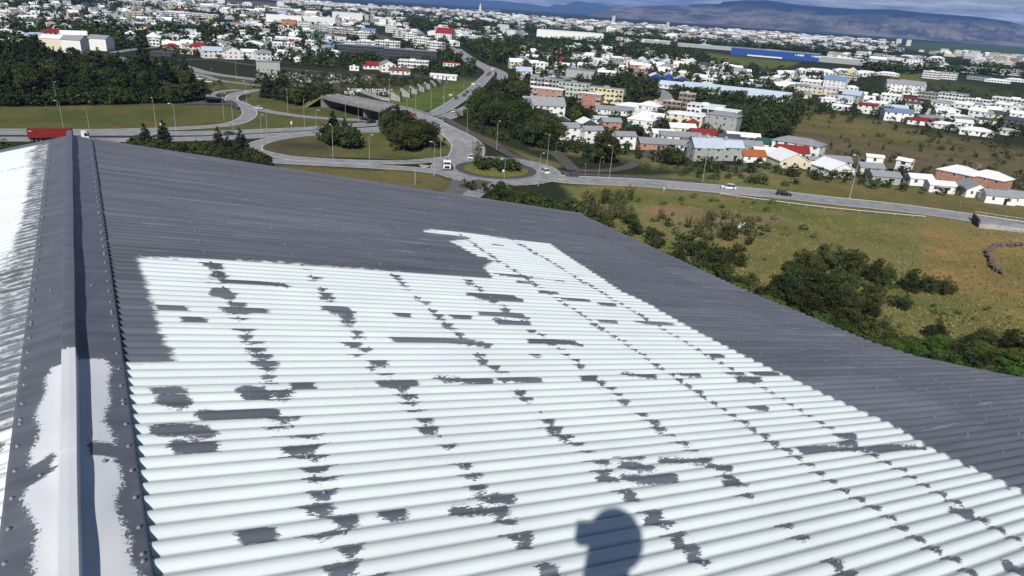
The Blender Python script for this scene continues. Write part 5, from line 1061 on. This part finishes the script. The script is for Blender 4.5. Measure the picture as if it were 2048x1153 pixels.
for i, d in enumerate(TREES):
    k = d['k']; h = d['h']; rz = trn.uniform(0, 6.28); wd = d['w']*(1.0 if k != 'con' else .95)
    if id(d) in chosen:
        nm = {'con': 'conifer', 'dec': 'leafy_tree', 'shr': 'bush', 'grn': 'bush', 'sap': 'willow_bush'}[k]; cat = {'con': 'tree', 'dec': 'tree', 'shr': 'bush', 'grn': 'bush', 'sap': 'bush'}[k]
        lab, grp = TINFO[d['g']]; sz = 'tall ' if h > 9 and cat == 'tree' else ''
        if k == 'con' and 'tree' in lab: lab = lab.replace('tree', 'pointed conifer', 1)
        if cat == 'bush' and 'tree' in lab: lab = lab.replace('tree', 'bush', 1)
        if cat == 'tree' and 'bush' in lab: lab = lab.replace('bush', 'small tree', 1)
        L_ = d['lab'] or lab
        root = empty(nm, d['p'], rz, label=' '.join(L_.split()[:16]), cat=cat, group=None if d['lab'] else grp)
        hi = (k, 'h') if (d['s'] > 45 and (k, 'h') in CR) else (k, 'n') if (k, 'n') in CR else (k, 'h')
        mesh_obj('crown', trn.choice(CR[hi]), root, scale=(h*wd, h*wd, h)); mesh_obj('trunk', TR[k], root, scale=(h, h, h))
    else:
        v = LOW.get(k if k in LOW else 'shr')[i % 3]; c, s = math.cos(rz), math.sin(rz)
        m = v if d['t'] < 900 else v[:len(v)//2]
        w = np.empty_like(m); g = h*wd*(1 if d['t'] < 900 else 1.25); w[:, 0] = d['p'].x+(m[:, 0]*c-m[:, 1]*s)*g; w[:, 1] = d['p'].y+(m[:, 0]*s+m[:, 1]*c)*g; w[:, 2] = d['p'].z+m[:, 2]*h
        lowv.append(w); n4 = len(m)//4; lowf.append(np.arange(off, off+n4*4).reshape(-1, 4)); off += n4*4; lowm.append(np.full(n4, LI[k] if trn.random() > .16 else 3))
me = np_mesh('distant_trees', np.concatenate(lowv), np.concatenate(lowf), [LM['con'], LM['dec'], LM['shr'], LM['grn'], LM['wil']], np.concatenate(lowm)); mesh_obj('distant_trees', me, kind='stuff', label='countless small trees between the houses of the town')
# grass tufts of the meadow
b = []; f = []; rg = np.random.default_rng(4); pts_ = sample([(1150,420),(1250,395),(1700,430),(2100,470),(2100,770),(1700,680),(1500,600)], 6500, random.Random(9))
c = np.array([tuple(P(x, y)) for x, y in pts_]); n = len(c); a = rg.random(n)*6.28; s = .08+.2*rg.random(n); hh = .15+.35*rg.random(n); dx, dy = np.cos(a)*s, np.sin(a)*s; z = np.zeros(n)
v = np.stack([c+np.stack([-dx, -dy, z], 1), c+np.stack([dx, dy, z], 1), c+np.stack([dx*.8+rg.normal(size=n)*.1, dy*.8, hh], 1), c+np.stack([-dx*.7, -dy*.7, hh*.8], 1)], 1).reshape(-1, 3)
M_G = [mat('dry_grass', (.22,.185,.07), .95, 0, .2, .3, coord='World'), mat('green_grass', (.17,.16,.05), .95, 0, .2, .3, coord='World')]
mesh_obj('meadow_grass', np_mesh('meadow_grass', v, np.arange(4*n).reshape(-1, 4), M_G, (rg.random(n) < .5).astype(int)), kind='stuff', label='rough grass tufts of the meadow')

# ------------------------------------------------------------------ cars
_cars = {}
def car_parts(kind):
    if kind in _cars: return _cars[kind]
    L_, Wd, H, hood, cow, back, tail = dict(suv=(4.7, 1.9, 1.72, .95, .62, .10, .98), hatch=(4.2, 1.78, 1.48, .85, .60, .12, .9), sedan=(4.6, 1.8, 1.44, .82, .60, .55, .9), van=(5.2, 1.95, 2.1, 1.1, .70, .04, 1.2))[kind]
    a = L_/2; y = Wd/2; zb = .28; bl = .9 if kind != 'van' else 1.15
    prof = [(-a, zb+.12), (-a+.05, .62), (-a+.12, tail), (-a+.3, bl), (a-1.25, bl), (a-.35, hood*.93), (a-.06, .68), (a, .5), (a-.03, zb+.05)]
    b = MB(); ws = [.86, .96, 1, 1]; 
    def sec(yy, inset): return [(x*(1-.012*inset), yy, z) for x, z in [(-a+.04, zb)]+prof+[(a-.1, zb)]]
    b.loft([sec(-y*.93, 2), sec(-y, 0), sec(y, 0), sec(y*.93, 2)]); r0, r1 = -a+back+.35, a-1.95
    top = [(r0, H-.06), (r0+.25, H), (r1-.2, H), (r1, H-.08)]
    b.loft([[(x, s*(y*.74), z-.05) for x, z in top]+[(x, s*(y*.74), z-.09) for x, z in top[::-1]] for s in (-1, 1)])
    for s in (-1, 1):
        for xx, xt in ((a-1.2, r1), (-a+back+.12, r0), ((r0+r1)/2-.1, (r0+r1)/2-.1)): b.tube([(xx, s*y*.93, bl-.02), (xt, s*y*.75, H-.06)], .035, 4)
    g = MB(); lo = [(-a+back+.1, bl), (a-1.18, bl)]; g.loft([[(lo[0][0], s*y*.93, bl), (r0+.02, s*y*.73, H-.07), (r1-.02, s*y*.73, H-.07), (lo[1][0], s*y*.93, bl)] for s in (-1, 1)])
    wh = MB(); ring = lambda r, yy: [(r*math.cos(6.2832*k/14), yy, r*math.sin(6.2832*k/14)) for k in range(14)]; wh.loft([ring(.33, -.11), ring(.345, -.08), ring(.345, .08), ring(.33, .11)])
    rim = MB(); rim.loft([ring(.21, -.125), ring(.21, .125)])
    hl = MB(); hl.box(-.06, .05, -.2, .2, -.08, .08); tl = MB(); tl.box(-.04, .05, -.15, .15, -.1, .12)
    gr = MB(); gr.box(a-.05, a+.015, -.55, .55, .42, .64)
    _cars[kind] = dict(body=b.v and b, glass=g.mesh('window_glass', GLASS, False), tyre=wh.mesh('wheel', BLACKR), rim=rim.mesh('rim', CHROME), hl=hl.mesh('headlight', LAMPW), tl=tl.mesh('tail_light', LAMPR), gr=gr.mesh('grille', DARKM), a=a, y=y, bodies={}); return _cars[kind]
def car(x, y, kind, col, heading_px, label, z=0, grp=None):
    """heading_px: picture point the car drives towards"""
    q = car_parts(kind); p = P(x, y, z+.1 if z else 0); p.z = z+.14; h = P(*heading_px, z); d = h-p; rz = math.atan2(d.y, d.x)
    cm = mat('car_paint_'+col[0], col[1], .25, .2 if col[0] != 'white' else 0, .04, 2, spec=.6); r = empty('parked_car' if 0 else 'car', p, rz, label=label, cat='car', group=grp)
    if col[0] not in q['bodies']: q['bodies'][col[0]] = q['body'].mesh('body', cm)
    mesh_obj('body', q['bodies'][col[0]], r); mesh_obj('window_glass', q['glass'], r); mesh_obj('grille', q['gr'], r)
    for sx in (-1, 1):
        for sy in (-1, 1): w = mesh_obj('wheel', q['tyre'], r, loc=(sx*(q['a']-.85), sy*(q['y']-.1), .33)); mesh_obj('rim', q['rim'], w)
    for sy in (-1, 1): mesh_obj('headlight', q['hl'], r, loc=(q['a']-.08, sy*(q['y']-.28), .66)); mesh_obj('tail_light', q['tl'], r, loc=(-q['a']+.06, sy*(q['y']-.2), .8))
    return r
Wt, Bk, Sv, Rd, Bl, Gy = ('white', (.75,.75,.74)), ('black', (.012,.012,.014)), ('silver', (.42,.43,.44)), ('red', (.42,.02,.015)), ('slate_blue', (.05,.065,.09)), ('dark_grey', (.06,.06,.065))
for a in [(1456,379,'suv',Wt,(1300,367),'white suv driving left along the main road, nearest the lamp post'),(1567,392,'suv',Bk,(1800,419),'black car driving right along the main road'),(1144,354,'hatch',Bl,(1095,350),'dark blue car entering the roundabout from the right'),
          (1089,347,'suv',Wt,(1060,330),'white car seen from behind leaving the roundabout at the top right'),(517,219,'sedan',Wt,(488,212),'white car on the curved slip road right of the parking area'),(460,271,'sedan',Gy,(512,268),'dark car on the motorway above the hedge'),
          (312,281,'van',Wt,(200,281),'white van half hidden behind the pointed trees of the hedge'),(730,241,'sedan',Bk,(642,237),'black car on the slip road under the bridge'),(741,247,'suv',Bk,(700,251),'black suv coming out from under the bridge'),(703,262,'sedan',Sv,(757,259),'silver car behind the small clump of trees'),
          (960,297,'sedan',Sv,(940,285),'grey car behind the thin roundabout tree'),(943,319,'hatch',Wt,(930,330),'white car at the left side of the roundabout'),(912,199,'sedan',Gy,(880,222),'dark car on the motorway, nearest the bridge'),(928,193,'sedan',Gy,(900,206),'dark car, second behind the bridge on the motorway'),
          (934,187,'hatch',Gy,(910,202),'dark small car, third behind the bridge on the motorway'),(953,176,'hatch',Sv,(930,194),'silver car on the left carriageway halfway round the bend'),(960,170,'hatch',Wt,(940,186),'white car on the left carriageway halfway round the bend'),(975,152,'sedan',Gy,(968,160),'dark car at the far end of the bend'),
          (990,166,'sedan',Gy,(998,152),'dark car on the right carriageway, behind the small truck'),(993,160,'sedan',Bl,(999,150),'blue car on the right carriageway of the bend'),(984,140,'van',Wt,(970,130),'white van where the motorway turns toward the town'),(943,211,'van',Wt,(960,198),'white van on the right carriageway before the trees'),(908,226,'hatch',Wt,(890,236),'white small car on the motorway just right of the bridge'),
          (952,122,'hatch',Gy,(966,130),'dark car on the far avenue'),(900,92,'hatch',Wt,(920,105),'white car on the far avenue')]: car(*a)
car(826,235.5,'hatch',Rd,(876,252),'red car driving down over the bridge',6.3); car(788,219,'suv',Bk,(740,207),'dark car crossing the bridge behind the red one',6.75); car(979,150,'van',Rd,(968,160),'red van at the far end of the motorway bend'); 
for i, (x, y) in enumerate([(377,152),(382,153),(390,154),(400,160),(412,165),(418,166),(524,160),(531,161),(540,163)]): car(x, y, 'hatch', [Wt, Gy, Wt][i % 3], (x+10, y+1), 'small car parked by the street left of the cemetery', grp='cars parked by the street left of the cemetery')
def wheelset(r, xs, y, rr=.5):
    for x in xs:
        for s in (-1, 1):
            b = MB(); ring = lambda q, yy: [(q*math.cos(6.2832*k/16), yy, q*math.sin(6.2832*k/16)) for k in range(16)]; b.loft([ring(rr*.95, -.15), ring(rr, -.1), ring(rr, .1), ring(rr*.95, .15)])
            w = b.build('wheel', BLACKR, r, loc=(x, s*y, rr)); b = MB(); b.loft([ring(rr*.5, -.165), ring(rr*.5, .165)]); b.build('rim', CHROME, w)
def cab(r, x0, col, h=3.0):
    m = mat('truck_cab_'+col[0], col[1], .3, 0, .04, 2, spec=.5); b = MB(); q = [(x0, .7), (x0, h), (x0+1.2, h), (x0+1.75, h-.35), (x0+2.15, 1.9), (x0+2.25, 1.2), (x0+2.2, .55), (x0, .55)]
    b.loft([[(x, y*(.94 if abs(y) > 1.2 else 1), z) for x, z in q] for y in (-1.25, -1.19, 1.19, 1.25)]); c = b.build('cab', m, r)
    b = MB(); b.add([(x0+1.80, -1.05, h-.42), (x0+1.80, 1.05, h-.42), (x0+2.17, 1.1, 1.95), (x0+2.17, -1.1, 1.95)], [(0, 1, 2, 3)]); [b.box(x0+.9, x0+1.7, s*1.2-.03, s*1.2+.03, 1.85, h-.5) for s in (-1, 1)]; b.build('windscreen', GLASS, c)
    b = MB(); b.box(x0+2.2, x0+2.3, -.8, .8, .75, 1.55); b.build('grille', DARKM, c)
    for s in (-1, 1): b = MB(); b.box(x0+2.15, x0+2.29, s*.98-.17, s*.98+.17, .75, 1.0); b.build('headlight', LAMPW, c); b = MB(); b.box(x0+1.75, x0+1.9, s*1.4-.1, s*1.4+.1, 1.9, 2.6); b.build('mirror', DARKM, c)
p = P(893,338); d = P(900,372)-p; tr = empty('tipper_truck', (p.x, p.y, .2), math.atan2(d.y, d.x), label='white tipper truck facing the camera where it enters the roundabout', cat='truck')
cab(tr, 1.6, Wt, 3.1); b = MB(); b.box(-4.2, 3.6, -.5, .5, .6, .95); b.build('chassis', DARKM, tr); wheelset(tr, (-3.2, -1.9, 2.7), 1.05)
b = MB(); v = [(-4.4, 1.2), (1.2, 1.2), (1.3, 2.6), (-4.6, 2.5)]; b.loft([[(x, y, z) for x, z in v] for y in (-1.22, -1.15, 1.15, 1.22)]); b.build('tipping_body', mat('truck_body_grey', (.35,.36,.36), .5, .2, .2, 1), tr)
b = MB(); b.tube([(1.35, 0, 1.2), (1.35, .1, 3.3), (.2, .2, 3.6), (-.6, .4, 3.1)], [.18, .15, .12, .1], 6); b.box(1.15, 1.5, -1, 1, 1.0, 1.5); b.build('crane_arm', DARKM, tr)
p = P(104,284); d = P(300,282)-p; tk = empty('container_lorry', (p.x, p.y, .1), math.atan2(d.y, d.x), label='lorry with a long dark red container driving right on the motorway', cat='lorry')
cab(tk, 8.6, Wt, 3.4); RDC = mat('container_red', (.20,.018,.014), .5, 0, .15, .7); b = MB()
n = 90
for s in (-1, 1):
    a = [(-6.1+12.2*i/n, s*(1.22-.03*(i % 4 in (1, 2)))) for i in range(n+1)]; b.add([(x, y, 1.45) for x, y in a]+[(x, y, 4.1) for x, y in a], [(i, i+1, n+2+i, n+1+i) for i in range(n)])
b.box(-6.12, 6.12, -1.2, 1.2, 1.4, 1.45); b.box(-6.12, 6.12, -1.24, 1.24, 4.1, 4.16); b.box(-6.15, -6.1, -1.24, 1.24, 1.4, 4.16); b.box(6.1, 6.15, -1.24, 1.24, 1.4, 4.16); ct_ = b.build('container', RDC, tk)
b = MB(); [b.box(-5.7+.45*k, -5.4+.45*k, -1.27, -1.245, 3.45, 3.7) for k in range(2)]; b.build('marking', LAMPW, ct_)
b = MB(); b.box(-6, 8.8, -.5, .5, .9, 1.4); b.build('chassis', DARKM, tk); wheelset(tk, (-5.2, -4.0, -2.8, 7.4, 9.9), 1.05)
p = P(983,182); d = P(999,158)-p; tk = empty('box_truck', (p.x, p.y, .1), math.atan2(d.y, d.x), label='small white box truck on the right carriageway of the motorway bend', cat='truck'); cab(tk, 2.4, Wt, 2.7); wheelset(tk, (-2.6, 3.6), 1.0, .42); b = MB(); b.box(-3.6, 2.3, -1.2, 1.2, .9, 3.5); b.build('box_body', wallm('w'), tk)

# ------------------------------------------------------------------ lamp posts, signs
LP = [(524,292,237),(535,274,225),(576,226,185),(609,252,205),(633,274,225),(666,315,255),(739,334,274),(691,235,197),(717,245,210),(758,262,222),(868,352,287),(881,314,257),(934,269,220),(993,300,246),(1007,380,320),(886,244,199),(831,225,184),(862,217,174),(779,209,165),
 (1094,328,273),(1077,372,309),(1197,354,316),(1219,355,294),(1168,369,329),(1405,363,302),(1111,312,286),(1309,330,307),(1699,397,322),(1580,388,364),(1917,427,408),(127,258,213),(312,255,206),(353,271,217),(448,238,194),(467,258,207),(426,182,146),(494,208,169),(473,159,125),(115,213,175),(292,200,177),(612,173,146),(679,185,167),(740,191,169),(814,213,185),(888,206,169),(927,187,164),(939,180,166),(906,196,178),(179,262,225),(662,174,157)]
pm = MB(); pm.tube([(0, 0, 0), (0, 0, .035), (0, 0, .96)], [.011, .008, .0045], 7); pm.tube([(0, 0, .95), (0, .035, .985), (0, .11, .995)], [.0045, .004, .0035], 5); POLEM = pm.mesh('pole', POLE)
lm_ = MB(); lm_.loft([[(-.014, .09, .990), (.014, .09, .990), (.014, .09, 1.003), (-.014, .09, 1.003)], [(-.018, .12, .990), (.018, .12, .990), (.016, .12, 1.006), (-.016, .12, 1.006)], [(-.010, .155, .992), (.010, .155, .992), (.010, .155, 1.0), (-.010, .155, 1.0)]]); LMPM = lm_.mesh('lamp_head', wallm('w'))
bs = MB(); bs.box(-.016, .016, -.016, .016, -.005, .02); BSM = bs.mesh('base', CONC)
names = ['on the slip roads', 'by the oval island', 'around the roundabout', 'along the motorway']
for x, y0, y1 in LP:
    p = P(x, y0); h = abs(y0-y1)*p.length and (y0-y1)*(p-Vector((0, 0, 50))).length/F*1.02; near = 'before the estate' if x > 1090 else 'near the roundabout' if x > 850 and y0 > 260 else 'on the motorway bend' if x > 770 else 'by the oval island' if y0 > 225 and x > 500 else 'by the slip road curves' if x > 400 else 'beside the left grass field'
    r = empty('street_lamp', p, trn.uniform(0, 6.28), label=f'grey steel street lamp {near}, about {int(round(h))} metres tall', cat='street lamp', group='street lamps '+near)
    s = (h, h, h); mesh_obj('pole', POLEM, r, scale=s); mesh_obj('lamp_head', LMPM, r, scale=s); mesh_obj('base', BSM, r, scale=s)
def sign(x, y0, w_, h_, leg, label, col='w', n=2, face=(1024, 576)):
    p = P(x, y0); s = (p-Vector((0, 0, 50))).length/F; r = empty('road_sign', p, -math.atan2(p.x, p.y), label=label, cat='road sign'); W_, H_, Lg = w_*s, h_*s, leg*s
    b = MB(); b.box(-W_/2, W_/2, -.05, .03, Lg, Lg+H_); bd = b.build('panel', wallm(col), r)
    b = MB(); [b.box(-W_/2+.1, W_/2-.1, -.075, -.055, Lg+H_*(k+.5)/3-.04, Lg+H_*(k+.5)/3+.04) for k in range(3)]; b.build('panel_rib', POLE, bd)
    for k in range(n): xx = 0 if n == 1 else (-W_*.35+W_*.7*k/(n-1)); b = MB(); b.box(xx-.07, xx+.07, .04, .16, 0, Lg+H_); b.build('leg', POLE, r)
sign(878,273,13,10,6,'large white road sign panel seen from behind, beside the bridge road'); sign(901,196,6,3,4,'small pale yellow road sign on the slope by the motorway','y'); sign(946,175,6,4,4,'yellow road sign by the motorway bend','y'); sign(1006,352,4,4,8,'round white sign on the near lamp post at the roundabout',n=1); sign(583,254,3,5,5,'small white sign on the slip road grass','w',1); sign(717,187,8,4,3,'white information board at the cemetery edge'); sign(1327,387,3,3,8,'small road sign beside the main road','w',1); sign(322,258,2,4,6,'slim white marker post by the left lamps','w',1); sign(830,371,2,2,28,'short grey post with a small top in front of the junction','g',1); sign(493,190,8,5,3,'blue-grey board by the slip road curve','g')
# ------------------------------------------------------------------ walls, fences, stones
p = P(1950,455); r = empty('retaining_wall', p, 0, label='dark concrete wall end with a pale parapet where the main road meets the fence', cat='wall')
def wallstrip(name, pts, h0, h1, th, m, parent, px=True):
    b = MB(); q = [P(*a) for a in pts]; secs = []
    for i, v in enumerate(q): 
        d = (q[min(i+1, len(q)-1)]-q[max(i-1, 0)]).normalized(); n_ = Vector((d.y, -d.x, 0))*th/2; o_ = parent.location if parent else Vector((0, 0, 0)); secs.append([v-n_-o_+Vector((0, 0, h0)), v+n_-o_+Vector((0, 0, h0)), v+n_-o_+Vector((0, 0, h1)), v-n_-o_+Vector((0, 0, h1))])
    b.loft(secs); return b.build(name, m, parent)
wallstrip('wall_end', [(1944,441),(1956,455)], 0, 2.2, .5, ASPHD, r); wallstrip('parapet', [(1956,456),(2000,460),(2060,467)], 0, 1.3, .6, CONC, r)
def fence(px, h, label, cat='fence', post=2.4, rails=(.98, .55), m=POLE, r_=.035, nm='fence'):
    q = smooth_line([P(*a) for a in px], 1.2); r = empty(nm, q[0], 0, label=label, cat=cat); o_ = q[0]; b = MB()
    for z in rails: b.tube([v-o_+Vector((0, 0, h*z)) for v in q], r_, 5)
    b.build('rail', m, r); acc = 99
    for i, v in enumerate(q):
        if i: acc += (q[i]-q[i-1]).length
        if acc >= post: acc = 0; b = MB(); w = v-o_; b.box(w.x-.05, w.x+.05, w.y-.05, w.y+.05, w.z, w.z+h); b.build('post', m, r)
fence([(1948,436),(2000,444),(2060,453)], 2.0, 'tall steel railing along the main road at the right edge'); fence([(2010,476),(2030,488),(2065,497)], 2.2, 'pale railing below the road by the stone wall'); fence([(2018,466),(2062,472)], 2.4, 'short upper railing beside the stone wall')
fence([(1440,392),(1536,405),(1640,418),(1760,430),(1850,438)], .75, 'long low pipe guard rail in the grass beside the main road', 'guard rail', 4.2, (.95,), mat('pale_pipe', (.5,.48,.42), .7, 0, .1, 2), .13, 'guard_rail'); fence([(640,317.5),(760,321),(860,330)], .7, 'low rail between the two roads left of the roundabout', 'guard rail', 6, (.95,), DARKM, .08, 'guard_rail')
fence([(748,205),(790,213),(835,226),(862,225)], 1.1, 'dark railing along the far side of the bridge road', 'railing', 3, (.95, .6, .3), DARKM, .09, 'railing')
M_ST = mat('lava_stone', (.12,.095,.09), .95, 0, .35, 1.2, bump=.8, coord='World'); q = smooth_line([P(*a) for a in [(2040,493),(2020,495),(2002,494),(1988,497),(1977,506),(1975,515),(1981,526),(1986,537),(1994,545),(2004,551)]], .75); r = empty('dry_stone_wall', q[0], 0, label='curved wall of rough brown boulders in the meadow at the right edge', cat='stone wall'); b = MB()
rs = random.Random(2)
for v in q:
    for k in range(2):
        c = v-q[0]+Vector((rs.uniform(-.4, .4), rs.uniform(-.4, .4), .3+.5*k)); s3 = rs.uniform(.35, .6); secs = []
        for i in range(1, 5): a = math.pi*i/5; secs.append([(c.x+s3*math.sin(a)*math.cos(6.283*j/6)*rs.uniform(.75, 1.15), c.y+s3*math.sin(a)*math.sin(6.283*j/6)*rs.uniform(.75, 1.15), c.z+s3*.75*math.cos(a)) for j in range(6)])
        b.loft(secs)
b.build('boulders', M_ST, r)
# stepped noise walls beside the motorway slope
for i, (xa, ya, xb, yb_, hh) in enumerate([(782,200,802,204,4.2),(801,192,821,196,4.2),(819,186,836,190,4),(835,181,850,185,3.8),(848,176,862,180,3.6),(861,171,874,175,3.4),(874,167,885,170,3.2)]):
    a, c = P(xa, ya), P(xb, yb_); r = empty('stepped_wall', a, 0, label=f'pale stepped wall with a dark pillar on the green slope, number {i+1} from the near end', cat='wall'); d = (c-a); n_ = Vector((d.y, -d.x, 0)).normalized()*.2; b = MB()
    for k in range(4):
        s0, s1 = a+d*k/4-a, a+d*(k+1)/4-a; z = hh*(1-.16*k); b.loft([[v-n_, v+n_, v+n_+Vector((0, 0, z)), v-n_+Vector((0, 0, z))] for v in (s0, s1)])
    b.build('wall', CONC, r); b = MB(); b.box(d.x-.35, d.x+.35, d.y-.35, d.y+.35, 0, hh*1.25); b.build('pillar', DARKM, r)
# pale wall along the bridge approach
r = empty('boundary_wall', P(745,193), 0, label='pale low wall between the cemetery and the bridge road', cat='wall'); wallstrip('wall', [(722,186),(740,192),(762,200),(780,203)], 0, 1.6, .4, CONC, r)
# cemetery stones
b = MB(); gr_ = random.Random(8)
for i in range(430):
    row = gr_.choice([146, 148.5, 151, 153.5, 156, 158.5, 161, 176, 179, 182, 185]); x = gr_.uniform(512, 742) if row < 170 else gr_.uniform(690, 785); y = row+(x-512)*(.035 if row < 170 else .02)+gr_.uniform(-.4, .4); p = P(x, y); 
    if not road_free(p.x, p.y, 0): continue
    a = gr_.uniform(-.2, .2)-.3; M_ = Matrix.Translation(p) @ Matrix.Rotation(a, 4, 'Z'); w_ = gr_.uniform(.2, .4); h_ = gr_.uniform(.5, 1.0); b.box(-w_, w_, -.12, .12, 0, h_, gr_.choice((0, 1, 1, 2, 2)), M_)
b.build('gravestones', [wallm('w'), CONC, wallm('g')], kind='stuff', label='rows of pale and grey gravestones')
# scrap aerial lying in the bushes
p = P(1478,470); r = empty('aerial_frame', (p.x, p.y, 2.2), .5, label='white tubular frame with two crossing arms lying in the willow bushes', cat='metal frame')
for nm, pts in (('arm', [(-1.4, 0, -.8), (1.3, 0, .9)]), ('arm', [(1.3, 0, .9), (1.0, .3, -1.0)]), ('cross_bar', [(-.6, 0, -.3), (.2, .2, .9)]), ('cross_bar', [(-.9, .1, .3), (.1, 0, -.9)]), ('leg', [(0, 0, 0), (0, .1, -2.2)])):
    b = MB(); b.tube(pts, .09, 6); b.build(nm, wallm('w'), r)
# dark shelter by the parking area
p = P(428,207); r = empty('shelter', p, -math.atan2(p.x, p.y)+.15, label='low black shelter with a flat roof at the end of the parking area', cat='shelter'); b = MB(); b.box(-3.6, 3.6, -1.8, 1.8, 2.0, 2.3); b.build('roof', DARKM, r); b = MB(); b.box(-3.4, 3.4, 1.4, 1.6, 0, 2.0); b.build('wall', DARKM, r)
for sx in (-1, 1): b = MB(); b.box(sx*3.3-.1, sx*3.3+.1, -1.6, -1.4, 0, 2); b.build('post', DARKM, r)
p = P(458,214); r = empty('underpass_wall', p, 0, label='grey retaining wall corner under the slip road curve', cat='wall'); wallstrip('wall', [(455,208),(468,213),(475,219)], 0, 2.2, .5, ASPHD, r)
# ------------------------------------------------------------------ labels that single each repeat out
PLACE = {'wood': 'dense left wood', 'isl1': 'slip road island clump', 'isl2': 'small oval island clump', 'isl3': 'large clump by the bridge', 'round': 'roundabout planting', 'hedge': 'hedge behind the roof', 'motor': 'wood right of motorway', 'edge': 'bushes along the eave', 'front': 'strip before the estate',
         'meadow': 'dark meadow bushes', 'lush': 'green thicket below eave', 'sap': 'rough meadow growth', 'moor': 'brown moor bushes', 'est': 'estate gardens', 'town': 'town trees', 'hill': 'right hillside woods', 'cem': 'cemetery hedges'}
def ordn(n): return str(n)+('th' if 10 <= n % 100 <= 20 else {1: 'st', 2: 'nd', 3: 'rd'}.get(n % 10, 'th'))
ROWN = ['front', 'second', 'third', 'fourth', 'fifth', 'back']
inv_grp = {v[1]: k for k, v in TINFO.items()}; byg = {}
for o in sc.objects:
    if o.parent is None and o.get('group'): byg.setdefault(o['group'], []).append(o)
for g, obs in byg.items():
    labs = [o['label'] for o in obs]
    if len(set(labs)) == len(labs): continue
    px = {o.name: topx(np.array(o.location)) for o in obs}; obs.sort(key=lambda o: -px[o.name][1])
    tree_ = g in inv_grp; nrow = 1 if len(obs) < 9 else 2 if len(obs) < 20 else 4 if len(obs) < 50 else 6; per = math.ceil(len(obs)/nrow)
    place = PLACE[inv_grp[g]] if tree_ else g
    for r in range(nrow):
        row = sorted(obs[r*per:(r+1)*per], key=lambda o: px[o.name][0])
        for i, o in enumerate(row):
            base = o['label'].split(',')[0] if not tree_ else ('pointed conifer' if o.name.startswith('conifer') else 'leafy tree' if o.name.startswith('leafy') else 'pale willow bush' if o.name.startswith('willow') else 'bush')
            if 'street_lamp' in o.name: base = 'steel street lamp'
            tail = place if tree_ else place
            rn = '' if nrow == 1 else f", {ROWN[r]} row"
            w = f"{base}, {ordn(i+1)} from left{rn} of {tail}".split(); o['label'] = ' '.join(w[:16])
